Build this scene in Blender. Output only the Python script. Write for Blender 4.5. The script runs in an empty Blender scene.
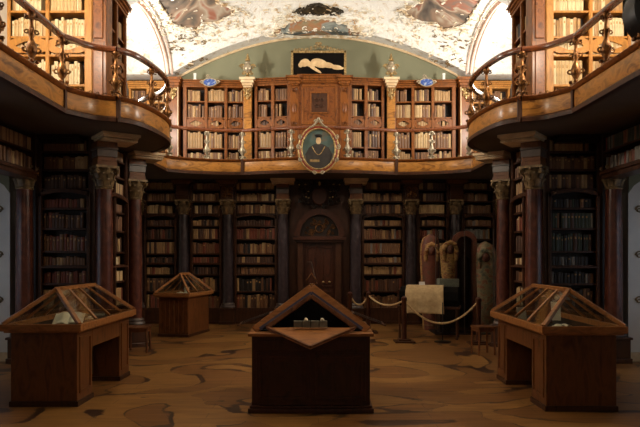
import bpy, math, random
from mathutils import Vector, Matrix
random.seed(7)
C = bpy.context.scene.collection
PI = math.pi
F = 622.0; CZ = 1.7; HY = 258.0

# ------------------------------------------------------------------ materials
def s2l(c):
    return tuple(((v/255)/12.92 if v/255 <= .04045 else ((v/255+.055)/1.055)**2.4) for v in c)
def nodes(name):
    m = bpy.data.materials.new(name); m.use_nodes = True
    nt = m.node_tree; b = nt.nodes['Principled BSDF']
    return m, nt, b
def ramp(nt, stops, interp='LINEAR'):
    r = nt.nodes.new('ShaderNodeValToRGB'); cr = r.color_ramp; cr.interpolation = interp
    while len(cr.elements) > 1: cr.elements.remove(cr.elements[0])
    cr.elements[0].position = stops[0][0]; cr.elements[0].color = (*s2l(stops[0][1]), 1)
    for p, c in stops[1:]:
        e = cr.elements.new(p); e.color = (*s2l(c), 1)
    return r
def tex(nt, scale=(1,1,1), kind='ShaderNodeTexNoise', **kw):
    tc = nt.nodes.new('ShaderNodeTexCoord'); mp = nt.nodes.new('ShaderNodeMapping')
    nt.links.new(tc.outputs['Object'], mp.inputs['Vector']); mp.inputs['Scale'].default_value = scale
    t = nt.nodes.new(kind); nt.links.new(mp.outputs[0], t.inputs['Vector'])
    for k, v in kw.items(): t.inputs[k].default_value = v
    return t
def noisemat(name, stops, scale=(4,4,4), rough=.5, metal=0, detail=4, distort=0, bump=0, coat=0):
    m, nt, b = nodes(name)
    t = tex(nt, scale, Scale=1, Detail=detail, Distortion=distort)
    r = ramp(nt, stops); nt.links.new(t.outputs['Fac'], r.inputs[0]); nt.links.new(r.outputs[0], b.inputs['Base Color'])
    b.inputs['Roughness'].default_value = rough; b.inputs['Metallic'].default_value = metal
    b.inputs['Coat Weight'].default_value = coat; b.inputs['Coat Roughness'].default_value = .2
    if bump:
        bp = nt.nodes.new('ShaderNodeBump'); bp.inputs['Strength'].default_value = bump; bp.inputs['Distance'].default_value = .02
        nt.links.new(t.outputs['Fac'], bp.inputs['Height']); nt.links.new(bp.outputs[0], b.inputs['Normal'])
    return m
def wood(name, a, b_, scale=(3,3,14), rough=.35, coat=.3):
    m = noisemat(name, [(.3, a), (.5, b_), (.72, tuple(int(x*.72) for x in b_))], scale, rough, 0, 5, 1.2, .08, coat)
    m.node_tree.nodes['Principled BSDF'].inputs['Specular IOR Level'].default_value = .3
    return m

M = {}
M['fascia'] = wood('figured_walnut', (106,64,24), (186,126,56), (3,3,8), .34, .25)
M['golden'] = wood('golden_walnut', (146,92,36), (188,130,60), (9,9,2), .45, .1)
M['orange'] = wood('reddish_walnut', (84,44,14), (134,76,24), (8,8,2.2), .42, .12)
M['panel'] = wood('burr_walnut', (76,38,14), (132,74,28), (7,7,7), .4, .15)
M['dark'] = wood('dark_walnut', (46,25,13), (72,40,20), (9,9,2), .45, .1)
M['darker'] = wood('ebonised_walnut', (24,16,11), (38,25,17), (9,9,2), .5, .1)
M['case'] = wood('cherry_case_wood', (76,42,20), (112,66,32), (7,7,2), .42, .15)
M['casetop'] = wood('cherry_frame_wood', (124,76,36), (166,108,58), (3,12,12), .4, .15)
M['cab'] = wood('mahogany_cabinet', (46,24,14), (74,38,22), (7,7,2.5), .38, .15)
M['marble'] = noisemat('red_marble', [(.3,(60,28,18)),(.5,(86,42,28)),(.7,(110,64,46))], (6,6,5), .3, 0, 6, 1, 0, .1)
M['bluemarble'] = noisemat('violet_marble', [(.3,(40,30,32)),(.5,(58,46,48)),(.7,(76,64,66))], (6,6,5), .28, 0, 6, 1, 0, .15)
M['stone'] = noisemat('gilt_stone', [(.3,(84,66,42)),(.6,(134,110,74)),(.8,(170,146,102))], (14,14,14), .55, .1, 4, 0, .2)
M['gold'] = noisemat('old_gold', [(.3,(120,92,52)),(.6,(190,160,108)),(.8,(236,218,176))], (20,20,20), .35, .6, 4)
M['bronze'] = noisemat('aged_bronze', [(.3,(72,42,20)),(.6,(134,88,42)),(.8,(206,164,96))], (16,16,16), .35, .6, 4)
M['cream'] = noisemat('cream_moulding', [(.3,(200,170,130)),(.7,(232,210,172))], (5,5,5), .5)
M['greyband'] = noisemat('grey_marble_band', [(.3,(66,56,52)),(.7,(98,84,76))], (6,6,6), .3)
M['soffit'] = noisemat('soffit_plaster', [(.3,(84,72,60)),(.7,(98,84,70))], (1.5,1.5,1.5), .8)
M['white'] = noisemat('white_plaster', [(.3,(206,204,198)),(.7,(224,220,212))], (2,2,2), .8)
M['olive'] = noisemat('sage_plaster', [(.3,(122,122,98)),(.7,(138,138,112))], (.9,.9,.9), .9, 0, 2)
M['vellum'] = noisemat('vellum_page', [(.3,(222,208,176)),(.7,(236,226,200))], (8,8,8), .7)
M['cloth'] = noisemat('linen_cloth', [(.3,(168,140,98)),(.7,(196,168,124))], (14,14,14), .85, 0, 5, 0, .2)
M['rope'] = noisemat('cream_rope', [(.3,(168,134,88)),(.7,(206,176,128))], (40,40,40), .8)
M['blackm'] = noisemat('black_metal', [(.3,(14,14,18)),(.7,(26,25,30))], (5,5,5), .4, .3)
M['lens'] = noisemat('smoky_lens', [(.3,(70,66,84)),(.7,(92,86,104))], (2,2,2), .25)
M['grey'] = noisemat('grey_board', [(.3,(112,112,100)),(.7,(150,148,132))], (10,10,10), .6)
M['blue'] = noisemat('blue_enamel', [(.4,(30,58,128)),(.55,(52,86,158)),(.62,(150,160,180))], (14,14,30), .4, 0, 2)
M['redlac'] = noisemat('red_lacquer', [(.3,(110,30,18)),(.7,(150,54,32))], (8,8,8), .35)
M['silver'] = noisemat('pale_gilt', [(.3,(136,122,100)),(.7,(196,182,156))], (14,14,14), .35, .4)
M['black'] = noisemat('black_ground', [(.3,(10,8,7)),(.7,(20,15,11))], (5,5,5), .9); M['black'].node_tree.nodes['Principled BSDF'].inputs['Specular IOR Level'].default_value = .1
M['skin'] = noisemat('painted_skin', [(.3,(186,152,108)),(.7,(226,198,152))], (6,6,6), .6)
M['robe'] = noisemat('painted_robe', [(.3,(30,26,24)),(.7,(52,44,38))], (8,8,8), .6)
M['teal'] = noisemat('painted_backdrop', [(.3,(60,76,62)),(.5,(70,92,88)),(.7,(122,86,46))], (3,3,3), .6)
M['rib'] = noisemat('rose_stucco', [(.3,(188,156,140)),(.7,(212,184,168))], (6,6,6), .7)
M['fresco'] = noisemat('fresco_sky', [(.30,(66,58,56)),(.40,(108,98,88)),(.47,(150,124,104)),(.52,(180,168,150)),(.57,(156,100,80)),(.64,(122,108,98)),(.75,(76,66,62))], (1.3,1.1,1.2), .85, 0, 3, .9)
M['fresco2'] = noisemat('fresco_landscape', [(.3,(76,72,60)),(.42,(140,128,100)),(.5,(158,108,70)),(.56,(140,146,140)),(.64,(72,80,80)),(.75,(134,118,86))], (1.6,1.6,2), .85, 0, 3, .8)
M['stuccogold'] = noisemat('stucco_gilt', [(.3,(176,142,98)),(.42,(224,206,176)),(.55,(240,236,224))], (5,5,5), .7)
M['bronzedark'] = noisemat('dark_bronze_ornament', [(.3,(34,28,18)),(.7,(72,60,38))], (12,12,12), .5, .2)
M['coffinred'] = noisemat('painted_red_coffin', [(.3,(74,36,22)),(.5,(108,54,34)),(.7,(84,62,40))], (7,7,5), .6)
M['coffinochre'] = noisemat('painted_ochre_coffin', [(.3,(120,84,44)),(.5,(176,134,76)),(.62,(120,58,34)),(.75,(190,150,92))], (8,8,12), .6)
M['coffingreen'] = noisemat('painted_green_coffin', [(.3,(78,78,64)),(.5,(134,116,84)),(.62,(140,76,48)),(.75,(90,96,80))], (8,8,9), .6)
M['rail'] = wood('handrail_wood', (70,34,16), (118,62,30), (8,8,8), .25, .6)

def ceiling_mat():
    m, nt, b = nodes('white_stucco_vault')
    t = tex(nt, (1,1,1), Scale=4.5, Detail=6, Distortion=1.6)
    r = ramp(nt, [(.26,(190,164,130)),(.36,(222,212,196)),(.42,(236,234,228)),(.7,(240,240,236))])
    nt.links.new(t.outputs['Fac'], r.inputs[0]); nt.links.new(r.outputs[0], b.inputs['Base Color'])
    b.inputs['Roughness'].default_value = .8
    t2 = tex(nt, (1,1,1), Scale=9, Detail=4, Distortion=2)
    bp = nt.nodes.new('ShaderNodeBump'); bp.inputs['Strength'].default_value = .5; bp.inputs['Distance'].default_value = .05
    nt.links.new(t2.outputs['Fac'], bp.inputs['Height']); nt.links.new(bp.outputs[0], b.inputs['Normal'])
    return m
M['ceiling'] = ceiling_mat()

def floor_mat():
    m, nt, b = nodes('inlaid_floor')
    # board grain
    g = tex(nt, (.6,9,1), Scale=2.2, Detail=5, Distortion=.4)
    gr = ramp(nt, [(.3,(110,70,32)),(.7,(142,96,45))]); nt.links.new(g.outputs['Fac'], gr.inputs[0])
    # large light cartouches
    n = tex(nt, (.42,.5,1), Scale=.9, Detail=1.6, Distortion=2.6)
    a = ramp(nt, [(0,(0,0,0)),(.515,(255,255,255))], 'CONSTANT'); nt.links.new(n.outputs['Fac'], a.inputs[0])
    mix = nt.nodes.new('ShaderNodeMixRGB'); mix.blend_type = 'MIX'
    g2 = tex(nt, (1.2,5,1), Scale=2, Detail=4); gr2 = ramp(nt, [(.3,(132,90,42)),(.7,(160,114,57))]); nt.links.new(g2.outputs['Fac'], gr2.inputs[0])
    nt.links.new(a.outputs[0], mix.inputs[0]); nt.links.new(gr.outputs[0], mix.inputs[1]); nt.links.new(gr2.outputs[0], mix.inputs[2])
    # dark scrolling bands that swell and thin along the outline
    w = tex(nt, (1,1,1), Scale=.9, Detail=1)
    sub = nt.nodes.new('ShaderNodeMath'); sub.operation = 'SUBTRACT'; nt.links.new(n.outputs['Fac'], sub.inputs[0]); sub.inputs[1].default_value = .515
    ab = nt.nodes.new('ShaderNodeMath'); ab.operation = 'ABSOLUTE'; fg = tex(nt, (3,22,1), Scale=1.5, Detail=3); fm = nt.nodes.new('ShaderNodeMath'); fm.operation = 'MULTIPLY_ADD'; fm.inputs[1].default_value = .05; fm.inputs[2].default_value = -.025
    nt.links.new(fg.outputs['Fac'], fm.inputs[0]); fa = nt.nodes.new('ShaderNodeMath'); fa.operation = 'ADD'; nt.links.new(fm.outputs[0], fa.inputs[0]); nt.links.new(sub.outputs[0], fa.inputs[1]); nt.links.new(fa.outputs[0], ab.inputs[0])
    wm = nt.nodes.new('ShaderNodeMapRange'); nt.links.new(w.outputs['Fac'], wm.inputs[0])
    wm.inputs[1].default_value = .42; wm.inputs[2].default_value = .66; wm.inputs[3].default_value = .0015; wm.inputs[4].default_value = .034
    lt = nt.nodes.new('ShaderNodeMath'); lt.operation = 'LESS_THAN'; nt.links.new(ab.outputs[0], lt.inputs[0]); nt.links.new(wm.outputs[0], lt.inputs[1])
    mix2 = nt.nodes.new('ShaderNodeMixRGB'); nt.links.new(lt.outputs[0], mix2.inputs[0]); nt.links.new(mix.outputs[0], mix2.inputs[1])
    mix2.inputs[2].default_value = (*s2l((62,36,18)), 1)
    # board joints
    br = tex(nt, (1,1,1), 'ShaderNodeTexBrick', Scale=1)
    br.inputs['Color1'].default_value = (1,1,1,1); br.inputs['Color2'].default_value = (.86,.86,.86,1); br.inputs['Mortar'].default_value = (.45,.45,.45,1)
    br.inputs['Mortar Size'].default_value = .004; br.inputs['Brick Width'].default_value = 2.4; br.inputs['Row Height'].default_value = .22
    mul = nt.nodes.new('ShaderNodeMixRGB'); mul.blend_type = 'MULTIPLY'; mul.inputs[0].default_value = 1
    nt.links.new(mix2.outputs[0], mul.inputs[1]); nt.links.new(br.outputs['Color'], mul.inputs[2])
    nt.links.new(mul.outputs[0], b.inputs['Base Color'])
    b.inputs['Roughness'].default_value = .42
    return m
M['floor'] = floor_mat()
def glass_mat():
    m = bpy.data.materials.new('clear_glass'); m.use_nodes = True; nt = m.node_tree; nt.nodes.clear()
    o = nt.nodes.new('ShaderNodeOutputMaterial'); tr = nt.nodes.new('ShaderNodeBsdfTransparent'); gl = nt.nodes.new('ShaderNodeBsdfGlossy')
    gl.inputs['Roughness'].default_value = .05; mx = nt.nodes.new('ShaderNodeMixShader'); lw = nt.nodes.new('ShaderNodeLayerWeight'); lw.inputs[0].default_value = .5; pw = nt.nodes.new('ShaderNodeMath'); pw.operation = 'POWER'; pw.inputs[1].default_value = 4; nt.links.new(lw.outputs['Facing'], pw.inputs[0]); fr = nt.nodes.new('ShaderNodeMath'); fr.operation = 'MULTIPLY_ADD'; fr.inputs[1].default_value = .5; fr.inputs[2].default_value = .03; nt.links.new(pw.outputs[0], fr.inputs[0])
    tr.inputs[0].default_value = (.93,.95,.94,1)
    nt.links.new(fr.outputs[0], mx.inputs[0]); nt.links.new(tr.outputs[0], mx.inputs[1]); nt.links.new(gl.outputs[0], mx.inputs[2]); nt.links.new(mx.outputs[0], o.inputs[0])
    return m
M['glass'] = glass_mat()
def emis(name, col, s):
    m, nt, b = nodes(name); b.inputs['Base Color'].default_value = (*col,1); b.inputs['Emission Color'].default_value = (*col,1); b.inputs['Emission Strength'].default_value = s
    return m
M['daylight'] = emis('daylight_pane', (.6,.75,1), .25)
BOOKCOL = [('cream', (226,206,164)), ('pale tan', (204,172,122)), ('tan', (176,138,90)), ('brown', (128,88,54)), ('dark brown', (84,54,36)),
           ('red-brown', (132,66,42)), ('dark green', (62,70,52)), ('grey', (132,126,118)), ('black', (42,34,30)), ('red', (150,58,40))]
BM = [noisemat('leather_'+n.replace(' ','_').replace('-','_'), [(.3, tuple(int(v*.86) for v in c)), (.7, c)], (18,18,9), .5, 0, 3) for n, c in BOOKCOL]
M['booklabel'] = noisemat('title_label', [(.3,(150,110,60)),(.7,(190,150,90))], (20,20,60), .5)

# ------------------------------------------------------------------ mesh builder
class MB:
    def __init__(s): s.v = []; s.f = []; s.m = []; s.T = None; s.mi = 0
    def av(s, pts):
        n = len(s.v)
        for p in pts:
            p = Vector(p); s.v.append(tuple(s.T @ p) if s.T else tuple(p))
        return n
    def af(s, fs):
        for f in fs: s.f.append(tuple(f)); s.m.append(s.mi)
    def box(s, x0, x1, y0, y1, z0, z1):
        if x0 > x1: x0, x1 = x1, x0
        if y0 > y1: y0, y1 = y1, y0
        n = s.av([(x0,y0,z0),(x1,y0,z0),(x1,y1,z0),(x0,y1,z0),(x0,y0,z1),(x1,y0,z1),(x1,y1,z1),(x0,y1,z1)])
        s.af([tuple(n+i for i in q) for q in ((0,3,2,1),(4,5,6,7),(0,1,5,4),(1,2,6,5),(2,3,7,6),(3,0,4,7))]); return s
    def cbox(s, c, sz): return s.box(c[0]-sz[0]/2,c[0]+sz[0]/2,c[1]-sz[1]/2,c[1]+sz[1]/2,c[2]-sz[2]/2,c[2]+sz[2]/2)
    def prism(s, poly, d):          # poly: list of 3D points, extruded by vector d
        k = len(poly); d = Vector(d); n = s.av(list(poly)+[Vector(p)+d for p in poly])
        s.af([tuple(n+i for i in range(k))[::-1], tuple(n+k+i for i in range(k))] + [(n+i, n+(i+1)%k, n+k+(i+1)%k, n+k+i) for i in range(k)]); return s
    def bar(s, a, b, w, h, up=(0,0,1)):
        a = Vector(a); b = Vector(b); d = (b-a).normalized(); u = Vector(up); r = d.cross(u)
        if r.length < 1e-4: r = d.cross(Vector((1,0,0)))
        r.normalize(); u = r.cross(d).normalized()
        q = [r*x*w/2+u*y*h/2 for x, y in ((-1,-1),(1,-1),(1,1),(-1,1))]
        n = s.av([a+p for p in q]+[b+p for p in q])
        s.af([(n,n+3,n+2,n+1),(n+4,n+5,n+6,n+7)]+[(n+i,n+(i+1)%4,n+4+(i+1)%4,n+4+i) for i in range(4)]); return s
    def tube(s, path, r, k=8, closed=False):
        P = [Vector(p) for p in path]; N = len(P); rr = r if isinstance(r, (list,tuple)) else [r]*N; base = len(s.v)
        for i, p in enumerate(P):
            a = P[(i-1)%N] if (closed or i) else P[0]; b = P[(i+1)%N] if (closed or i < N-1) else P[-1]
            d = (b-a); d = d.normalized() if d.length > 1e-9 else Vector((0,0,1))
            u = Vector((0,0,1)) if abs(d.z) < .9 else Vector((0,1,0))
            x = d.cross(u).normalized(); y = d.cross(x)
            s.av([p+(x*math.cos(2*PI*j/k)+y*math.sin(2*PI*j/k))*rr[i] for j in range(k)])
        for i in range(N if closed else N-1):
            a = base+i*k; b = base+((i+1)%N)*k
            s.af([(a+j, a+(j+1)%k, b+(j+1)%k, b+j) for j in range(k)])
        if not closed: s.af([tuple(base+j for j in range(k)), tuple(base+(N-1)*k+j for j in range(k))[::-1]])
        return s
    def sweep(s, path, prof, closed=False):   # path 2D/3D in plan; prof: (offset to the right-hand side, z)
        N = len(path); k = len(prof); base = len(s.v)
        for i, p in enumerate(path):
            a = path[max(i-1,0)]; b = path[min(i+1,N-1)]
            d = Vector((b[0]-a[0], b[1]-a[1], 0)).normalized(); r = Vector((d.y,-d.x,0))
            s.av([Vector((p[0],p[1],0))+r*o+Vector((0,0,z)) for o, z in prof])
        for i in range(N-1):
            a = base+i*k; b = a+k; s.af([(a+j, a+(j+1)%k, b+(j+1)%k, b+j) for j in range(k)])
        s.af([tuple(base+j for j in range(k)), tuple(base+(N-1)*k+j for j in range(k))[::-1]]); return s
    def lathe(s, prof, c=(0,0,0), k=16, ax=1, ay=1):
        base = len(s.v)
        for r, z in prof: s.av([(c[0]+ax*r*math.cos(2*PI*j/k), c[1]+ay*r*math.sin(2*PI*j/k), c[2]+z) for j in range(k)])
        for i in range(len(prof)-1):
            a = base+i*k; b = a+k; s.af([(a+j, a+(j+1)%k, b+(j+1)%k, b+j) for j in range(k)])
        s.af([tuple(base+j for j in range(k))[::-1], tuple(base+(len(prof)-1)*k+j for j in range(k))]); return s
    def ball(s, c, r, k=8, sc=(1,1,1)):
        base = len(s.v); n = max(4,k//2+1)
        s.av([(c[0],c[1],c[2]-r*sc[2])])
        for i in range(1,n):
            t = -PI/2+PI*i/n
            s.av([(c[0]+sc[0]*r*math.cos(t)*math.cos(2*PI*j/k), c[1]+sc[1]*r*math.cos(t)*math.sin(2*PI*j/k), c[2]+sc[2]*r*math.sin(t)) for j in range(k)])
        s.av([(c[0],c[1],c[2]+r*sc[2])]); top = len(s.v)-1
        s.af([(base, base+1+(j+1)%k, base+1+j) for j in range(k)])
        for i in range(n-2):
            a = base+1+i*k; s.af([(a+j, a+(j+1)%k, a+k+(j+1)%k, a+k+j) for j in range(k)])
        a = base+1+(n-2)*k; s.af([(a+j, a+(j+1)%k, top) for j in range(k)]); return s
    def scroll(s, c, R, ex, ey, r=.012, turns=1.4, start=0, flip=1):   # spiral in the plane (ex,ey)
        ex = Vector(ex); ey = Vector(ey); c = Vector(c); P = []; n = int(12*turns)
        for i in range(n+1):
            t = i/n; a = start+flip*2*PI*turns*t; q = R*(1-.8*t)
            P.append(c+ex*q*math.cos(a)+ey*q*math.sin(a))
        return s.tube(P, [r*(1.2-.5*i/n) for i in range(n+1)], 5)
    def grid(s, fn, nu, nv):
        base = len(s.v)
        for i in range(nu+1): s.av([fn(i/nu, j/nv) for j in range(nv+1)])
        for i in range(nu):
            a = base+i*(nv+1); b = a+nv+1; s.af([(a+j, b+j, b+j+1, a+j+1) for j in range(nv)])
        return s
    def build(s, name, mats, parent=None, smooth=False, bevel=0):
        me = bpy.data.meshes.new(name); me.from_pydata(s.v, [], s.f)
        if not isinstance(mats, (list,tuple)): mats = [mats]
        for m in mats: me.materials.append(m)
        if len(mats) > 1: me.polygons.foreach_set('material_index', s.m)
        if smooth: me.polygons.foreach_set('use_smooth', [True]*len(me.polygons))
        me.update(); o = bpy.data.objects.new(name, me); C.objects.link(o); o.parent = parent
        if smooth: 
            try: me.set_sharp_from_angle(angle=math.radians(40))
            except Exception: pass
        if bevel:
            md = o.modifiers.new('bevel','BEVEL'); md.width = bevel; md.segments = 2; md.limit_method = 'ANGLE'
        return o

def tag(o, label=None, cat=None, group=None, kind=None):
    if label: o['label'] = label
    if cat: o['category'] = cat
    if group: o['group'] = group
    if kind: o['kind'] = kind
    return o
def empty(name, loc=(0,0,0), rz=0, label=None, cat=None, group=None, kind=None):
    o = bpy.data.objects.new(name, None); C.objects.link(o); o.location = loc; o.rotation_euler = (0,0,rz)
    return tag(o, label, cat, group, kind)
def struct(o, label, cat): return tag(o, label, cat, None, 'structure')
def copy_tree(o, loc=None, rz=None, parent=None, label=None):
    c = o.copy(); C.objects.link(c)
    if parent: c.parent = parent
    if loc is not None: c.location = loc
    if rz is not None: c.rotation_euler = (0,0,rz)
    if label: c['label'] = label
    for ch in list(o.children): copy_tree(ch, parent=c)
    return c
side_name = {-1:'left', 1:'right'}

# ------------------------------------------------------------------ room shell
struct(MB().box(-6.2,6.2,-1.5,16.7,-.1,0).build('floor', M['floor']), 'brown wooden floor inlaid with curving light and dark shapes', 'floor')
struct(MB().box(-6.2,6.2,16.62,16.8,0,6.3).build('wall_end', M['darker']), 'dark panelled end wall behind the bookcases', 'wall')
CE = 16.4
def arch_a(x): return 1.14*(1-(min(abs(x),3.84)/3.84)**2)
def arch_s(Y):
    for c, h in ((13.9,1.95),(8.2,2.0)):
        t = (Y-c)/h
        if abs(t) < 1: return .82*math.sqrt(1-t*t)
    return 0
def ceil_z(x, Y): return 6.4+arch_a(x)+arch_s(Y)
mb = MB()
def cf(u, v):
    x = -3.84+7.68*u; Y = 4.5+(CE-4.5)*v; return (x, Y, ceil_z(x,Y))
mb.grid(cf, 60, 170)
for s_ in (-1,1):
    mb.grid(lambda u, v: (s_*(3.84+1.3*u), 4.5+(CE-4.5)*v, 6.4+arch_s(4.5+(CE-4.5)*v)), 4, 170)
ceiling = struct(mb.build('ceiling', M['ceiling'], smooth=True), 'white rococo stucco vault over the hall', 'ceiling')
# lunette wall
poly = [(x, CE, 6.4+arch_a(x)) for x in [-3.84+7.68*i/40 for i in range(41)]]
poly = [(-3.84,CE,6.2)]+poly+[(3.84,CE,6.2)]
struct(MB().prism(poly, (0,.2,0)).build('wall_lunette', M['olive']), 'sage green arched wall above the end bookcases', 'wall')
for s_ in (-1,1):
    n = side_name[s_]
    # wall above the gallery
    up = MB().box(s_*5.1,s_*5.3,4.5,16.6,4.025,7.3)
    w = struct(up.build('wall_'+n, M['white']), 'white %s-hand side wall above the gallery' % n, 'wall')
    lw = MB().box(s_*6.0,s_*6.2,-1.5,7.0,0,3.7).box(s_*6.0,s_*6.2,7.0,10.2,0,.7).box(s_*6.0,s_*6.2,7.0,10.2,2.9,3.7).box(s_*6.0,s_*6.2,10.2,16.6,0,3.7).build('lower_wall', M['white'], w)
    # pier core and niche jamb
    pier = MB().box(s_*5.1,s_*3.87,10.62,11.95,0,3.715).box(s_*5.1,s_*3.87,10.62,11.95,4.025,6.4)
    struct(pier.build('wall_pier_'+n, M['darker']), 'dark wooden core of the %s-hand wall pier' % n, 'wall')
    jamb = MB().box(s_*5.98,s_*5.12,10.3,11.9,0,3.3)
    j = struct(jamb.build('wall_niche_'+n, M['white']), 'white plastered reveal of the %s-hand window niche' % n, 'wall')
    ap = [(s_*5.12,10.28,3.3),(s_*5.98,10.28,3.3)]+[(s_*(5.98-.86*i/10),10.28,2.78+.36*math.sin(PI/2*(1-i/10))**.6) for i in range(11)]
    MB().prism(ap, (0,.02,0)).build('arch_spandrel', M['olive'], j)
    o_ = MB()
    for k in range(3):
        for q in (-1,1): o_.scroll((s_*5.3,10.29,1.0+.75*k), .07, (q,0,0), (0,0,1), .009)
    o_.build('painted_scroll', M['stone'], j)
    # window
    wn = empty('window_%d' % (1 if s_ < 0 else 2), (s_*6.0,8.6,0), 0, 'tall pale window in the %s-hand niche' % n, 'window', None, 'structure')
    f = MB().box(-.04,.04,-1.55,-1.45,.7,2.9).box(-.04,.04,1.45,1.55,.7,2.9).box(-.04,.04,-1.5,1.5,.7,.78).box(-.04,.04,-1.5,1.5,2.82,2.9)
    for k in range(1,4): f.box(-.025,.025,-1.5+.75*k-.02,-1.5+.75*k+.02,.7,2.9)
    for k in range(1,4): f.box(-.025,.025,-1.5,1.5,.7+.55*k-.015,.7+.55*k+.015)
    f.build('window_frame', M['white'], wn)
    MB().box(s_*.06,s_*.08,-1.5,1.5,.7,2.9).build('window_pane', M['daylight'], wn)
    # baseboard of niche
    struct(MB().box(s_*5.98,s_*5.12,10.22,10.3,0,.14).build('baseboard_'+n, M['cream']), 'low cream baseboard in the %s-hand window niche' % n, 'baseboard')

# ceiling ribs
k = 1
for s_ in (-1,1):
    P = [(s_*3.84, 13.9+1.95*math.sin(t), 6.4+.82*math.cos(t)) for t in [-PI/2+PI*i/40 for i in range(41)]]
    m_ = MB()
    for i in range(40):
        a = Vector(P[i]); b = Vector(P[i+1]); m_.bar(a+Vector((0,0,-.01)), b+Vector((0,0,-.01)), .03, .14, (0,0,1) if 8 < i < 32 else (0,1,0))
    m_.tube([(p[0]+.09*-s_, p[1], p[2]-.02) for p in P], .018, 6).tube([(p[0]+.09*s_, p[1], p[2]-.02) for p in P], .014, 6)
    struct(m_.build('trim_%d' % k, M['rib'], smooth=True), 'rose stucco rib curving over the %s-hand window bay' % side_name[s_], 'trim'); k += 1
P = [(x, CE-.04, 6.4+arch_a(x)-.02) for x in [-3.84+7.68*i/50 for i in range(51)]]
struct(MB().tube(P, .035, 6).build('trim_3', M['cream'], smooth=True), 'cream moulding along the arched edge of the end vault', 'trim')

def hit(px, py):
    Y = 9.0
    while Y < CE-.02:
        x = (px-320)/F*Y; z = CZ+(HY-py)/F*Y
        if z >= ceil_z(x, Y): break
        Y += .01
    return Vector(((px-320)/F*Y, Y, ceil_z((px-320)/F*Y, Y)))
def patch(name, outline, mat, parent, off=.035, label=None):
    pts = [hit(*p) for p in outline]; c = sum(pts, Vector())/len(pts); c.z = ceil_z(c.x, c.y)
    m_ = MB(); R = 7; base = 0; k = len(pts)
    for r in range(R+1):
        t = r/R
        ring = []
        for p in pts:
            q = c.lerp(p, t); q.z = ceil_z(q.x, q.y)-off*(1 if r < R else 0); ring.append(q)
        m_.av(ring)
    for r in range(R):
        a = r*k; m_.af([(a+j, a+(j+1)%k, a+k+(j+1)%k, a+k+j) for j in range(k)])
    o = m_.build(name, mat, parent, smooth=True)
    return o, pts
def dense(outline, jag=0, n=4):
    out = []
    for i, p in enumerate(outline):
        q = outline[(i+1)%len(outline)]
        for j in range(n):
            t = j/n; out.append((p[0]+(q[0]-p[0])*t+random.uniform(-jag,jag), p[1]+(q[1]-p[1])*t+random.uniform(-jag,jag)*.6))
    return out
L_out = [(150,-14),(160,2),(168,14),(172,22),(184,27),(197,28.5),(204,22),(218,21),(232,14),(238,8),(226,4),(214,-4),(190,-16),(168,-20)]
R_out = [(640-x, y) for x, y in L_out]
C_out = [(268,33),(276,27),(284,24),(292,19.5),(304,17.5),(318,17),(333,18),(346,22),(354,27),(362,29),(370,34),(356,35.5),(338,34),(322,34.5),(300,35.5),(284,34)]
fr_pts = []
for outl, mt in ((L_out,'fresco'),(R_out,'fresco'),(C_out,'fresco2')):
    o, pts = patch('painted_fresco', dense(outl, .6), M[mt], ceiling)
    fr_pts.append(pts)
    m_ = MB().tube([p+Vector((0,0,-.03)) for p in pts], .03, 6, True)
    for i, p in enumerate(pts):
        if i % 2 == 0: m_.scroll(p+Vector((0,-.03,-.05)), random.uniform(.05,.1), (1,0,0), (0,.5,.8), .016, 1.2, random.random()*6, random.choice((-1,1)))
    m_.build('fresco_frame', M['stuccogold'], ceiling, smooth=True)
# scattered rocaille ornament, in bands round the frescoes and along the end arch
def ornaments(n, fn, mat, seed, rmin=.03, rmax=.09):
    random.seed(seed); m_ = MB()
    for i in range(n):
        p = fn()
        if p is None: continue
        x, y = p; c = Vector((x, y, ceil_z(x,y)-.02 if abs(x) < 3.84 else 6.4+arch_s(y)-.02))
        R = random.uniform(rmin, rmax); a = random.random()*2*PI
        ex = Vector((math.cos(a), math.sin(a)*.7, math.sin(a)*-.4*(1 if x*0 == 0 else 1))); ey = Vector((-math.sin(a), math.cos(a)*.7, .3*math.cos(a)))
        m_.scroll(c, R, ex, ey, R*.2, random.uniform(.7,1.3), random.random()*6, random.choice((-1,1)))
        if random.random() < .4: m_.ball(c+ex*R, R*.35, 6, (1,1,.5))
    return m_.build('stucco_ornament', mat, ceiling, smooth=True)
def band_arch():
    x = random.uniform(-3.6,3.6); y = random.uniform(15.45,15.85); return (x, y)
def band_fr():
    pts = random.choice(fr_pts); c = sum(pts, Vector())/len(pts); p = random.choice(pts); q = p+(p-c).normalized()*(.03+abs(random.gauss(0,.25))); return (max(-3.8,min(3.8,q.x)), min(CE-.5, q.y))
def band_corner():
    s_ = random.choice((-1,1)); return (s_*random.uniform(2.9,3.75), random.uniform(15.3,16.2))
def band_mid():
    return (random.uniform(-3.4,3.4), random.uniform(13.6,15.2))
def band_niche():
    s_ = random.choice((-1,1)); return (s_*random.uniform(4.0,4.9), random.uniform(13.2,15.3))
ornaments(170, band_arch, M['stuccogold'], 1); ornaments(380, band_fr, M['stuccogold'], 2); ornaments(90, band_corner, M['stone'], 3, .03, .07)
ornaments(170, band_mid, M['stuccogold'], 4); ornaments(50, band_niche, M['stuccogold'], 5, .02, .05)
random.seed(11)
# dark bronze cartouche on the vault
dk = [(295,10),(300,7),(308,6.5),(312,3.5),(319,2.5),(326,4),(331,6.5),(338,7),(343,10),(336,12.5),(328,11),(319,13),(310,11),(303,12.5)]
o, pts = patch('vault_cartouche', dense(dk, .5, 2), M['bronzedark'], None, .06); tag(o, 'dark bronze scrolled cartouche on the vault above the small landscape fresco', 'ornament')
m_ = MB()
for p in pts: m_.scroll(p+Vector((0,-.02,-.05)), .06, (1,0,0), (0,.5,.8), .016, 1.2, random.random()*6)
m_.build('scroll_border', M['bronzedark'], o, smooth=True)

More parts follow.
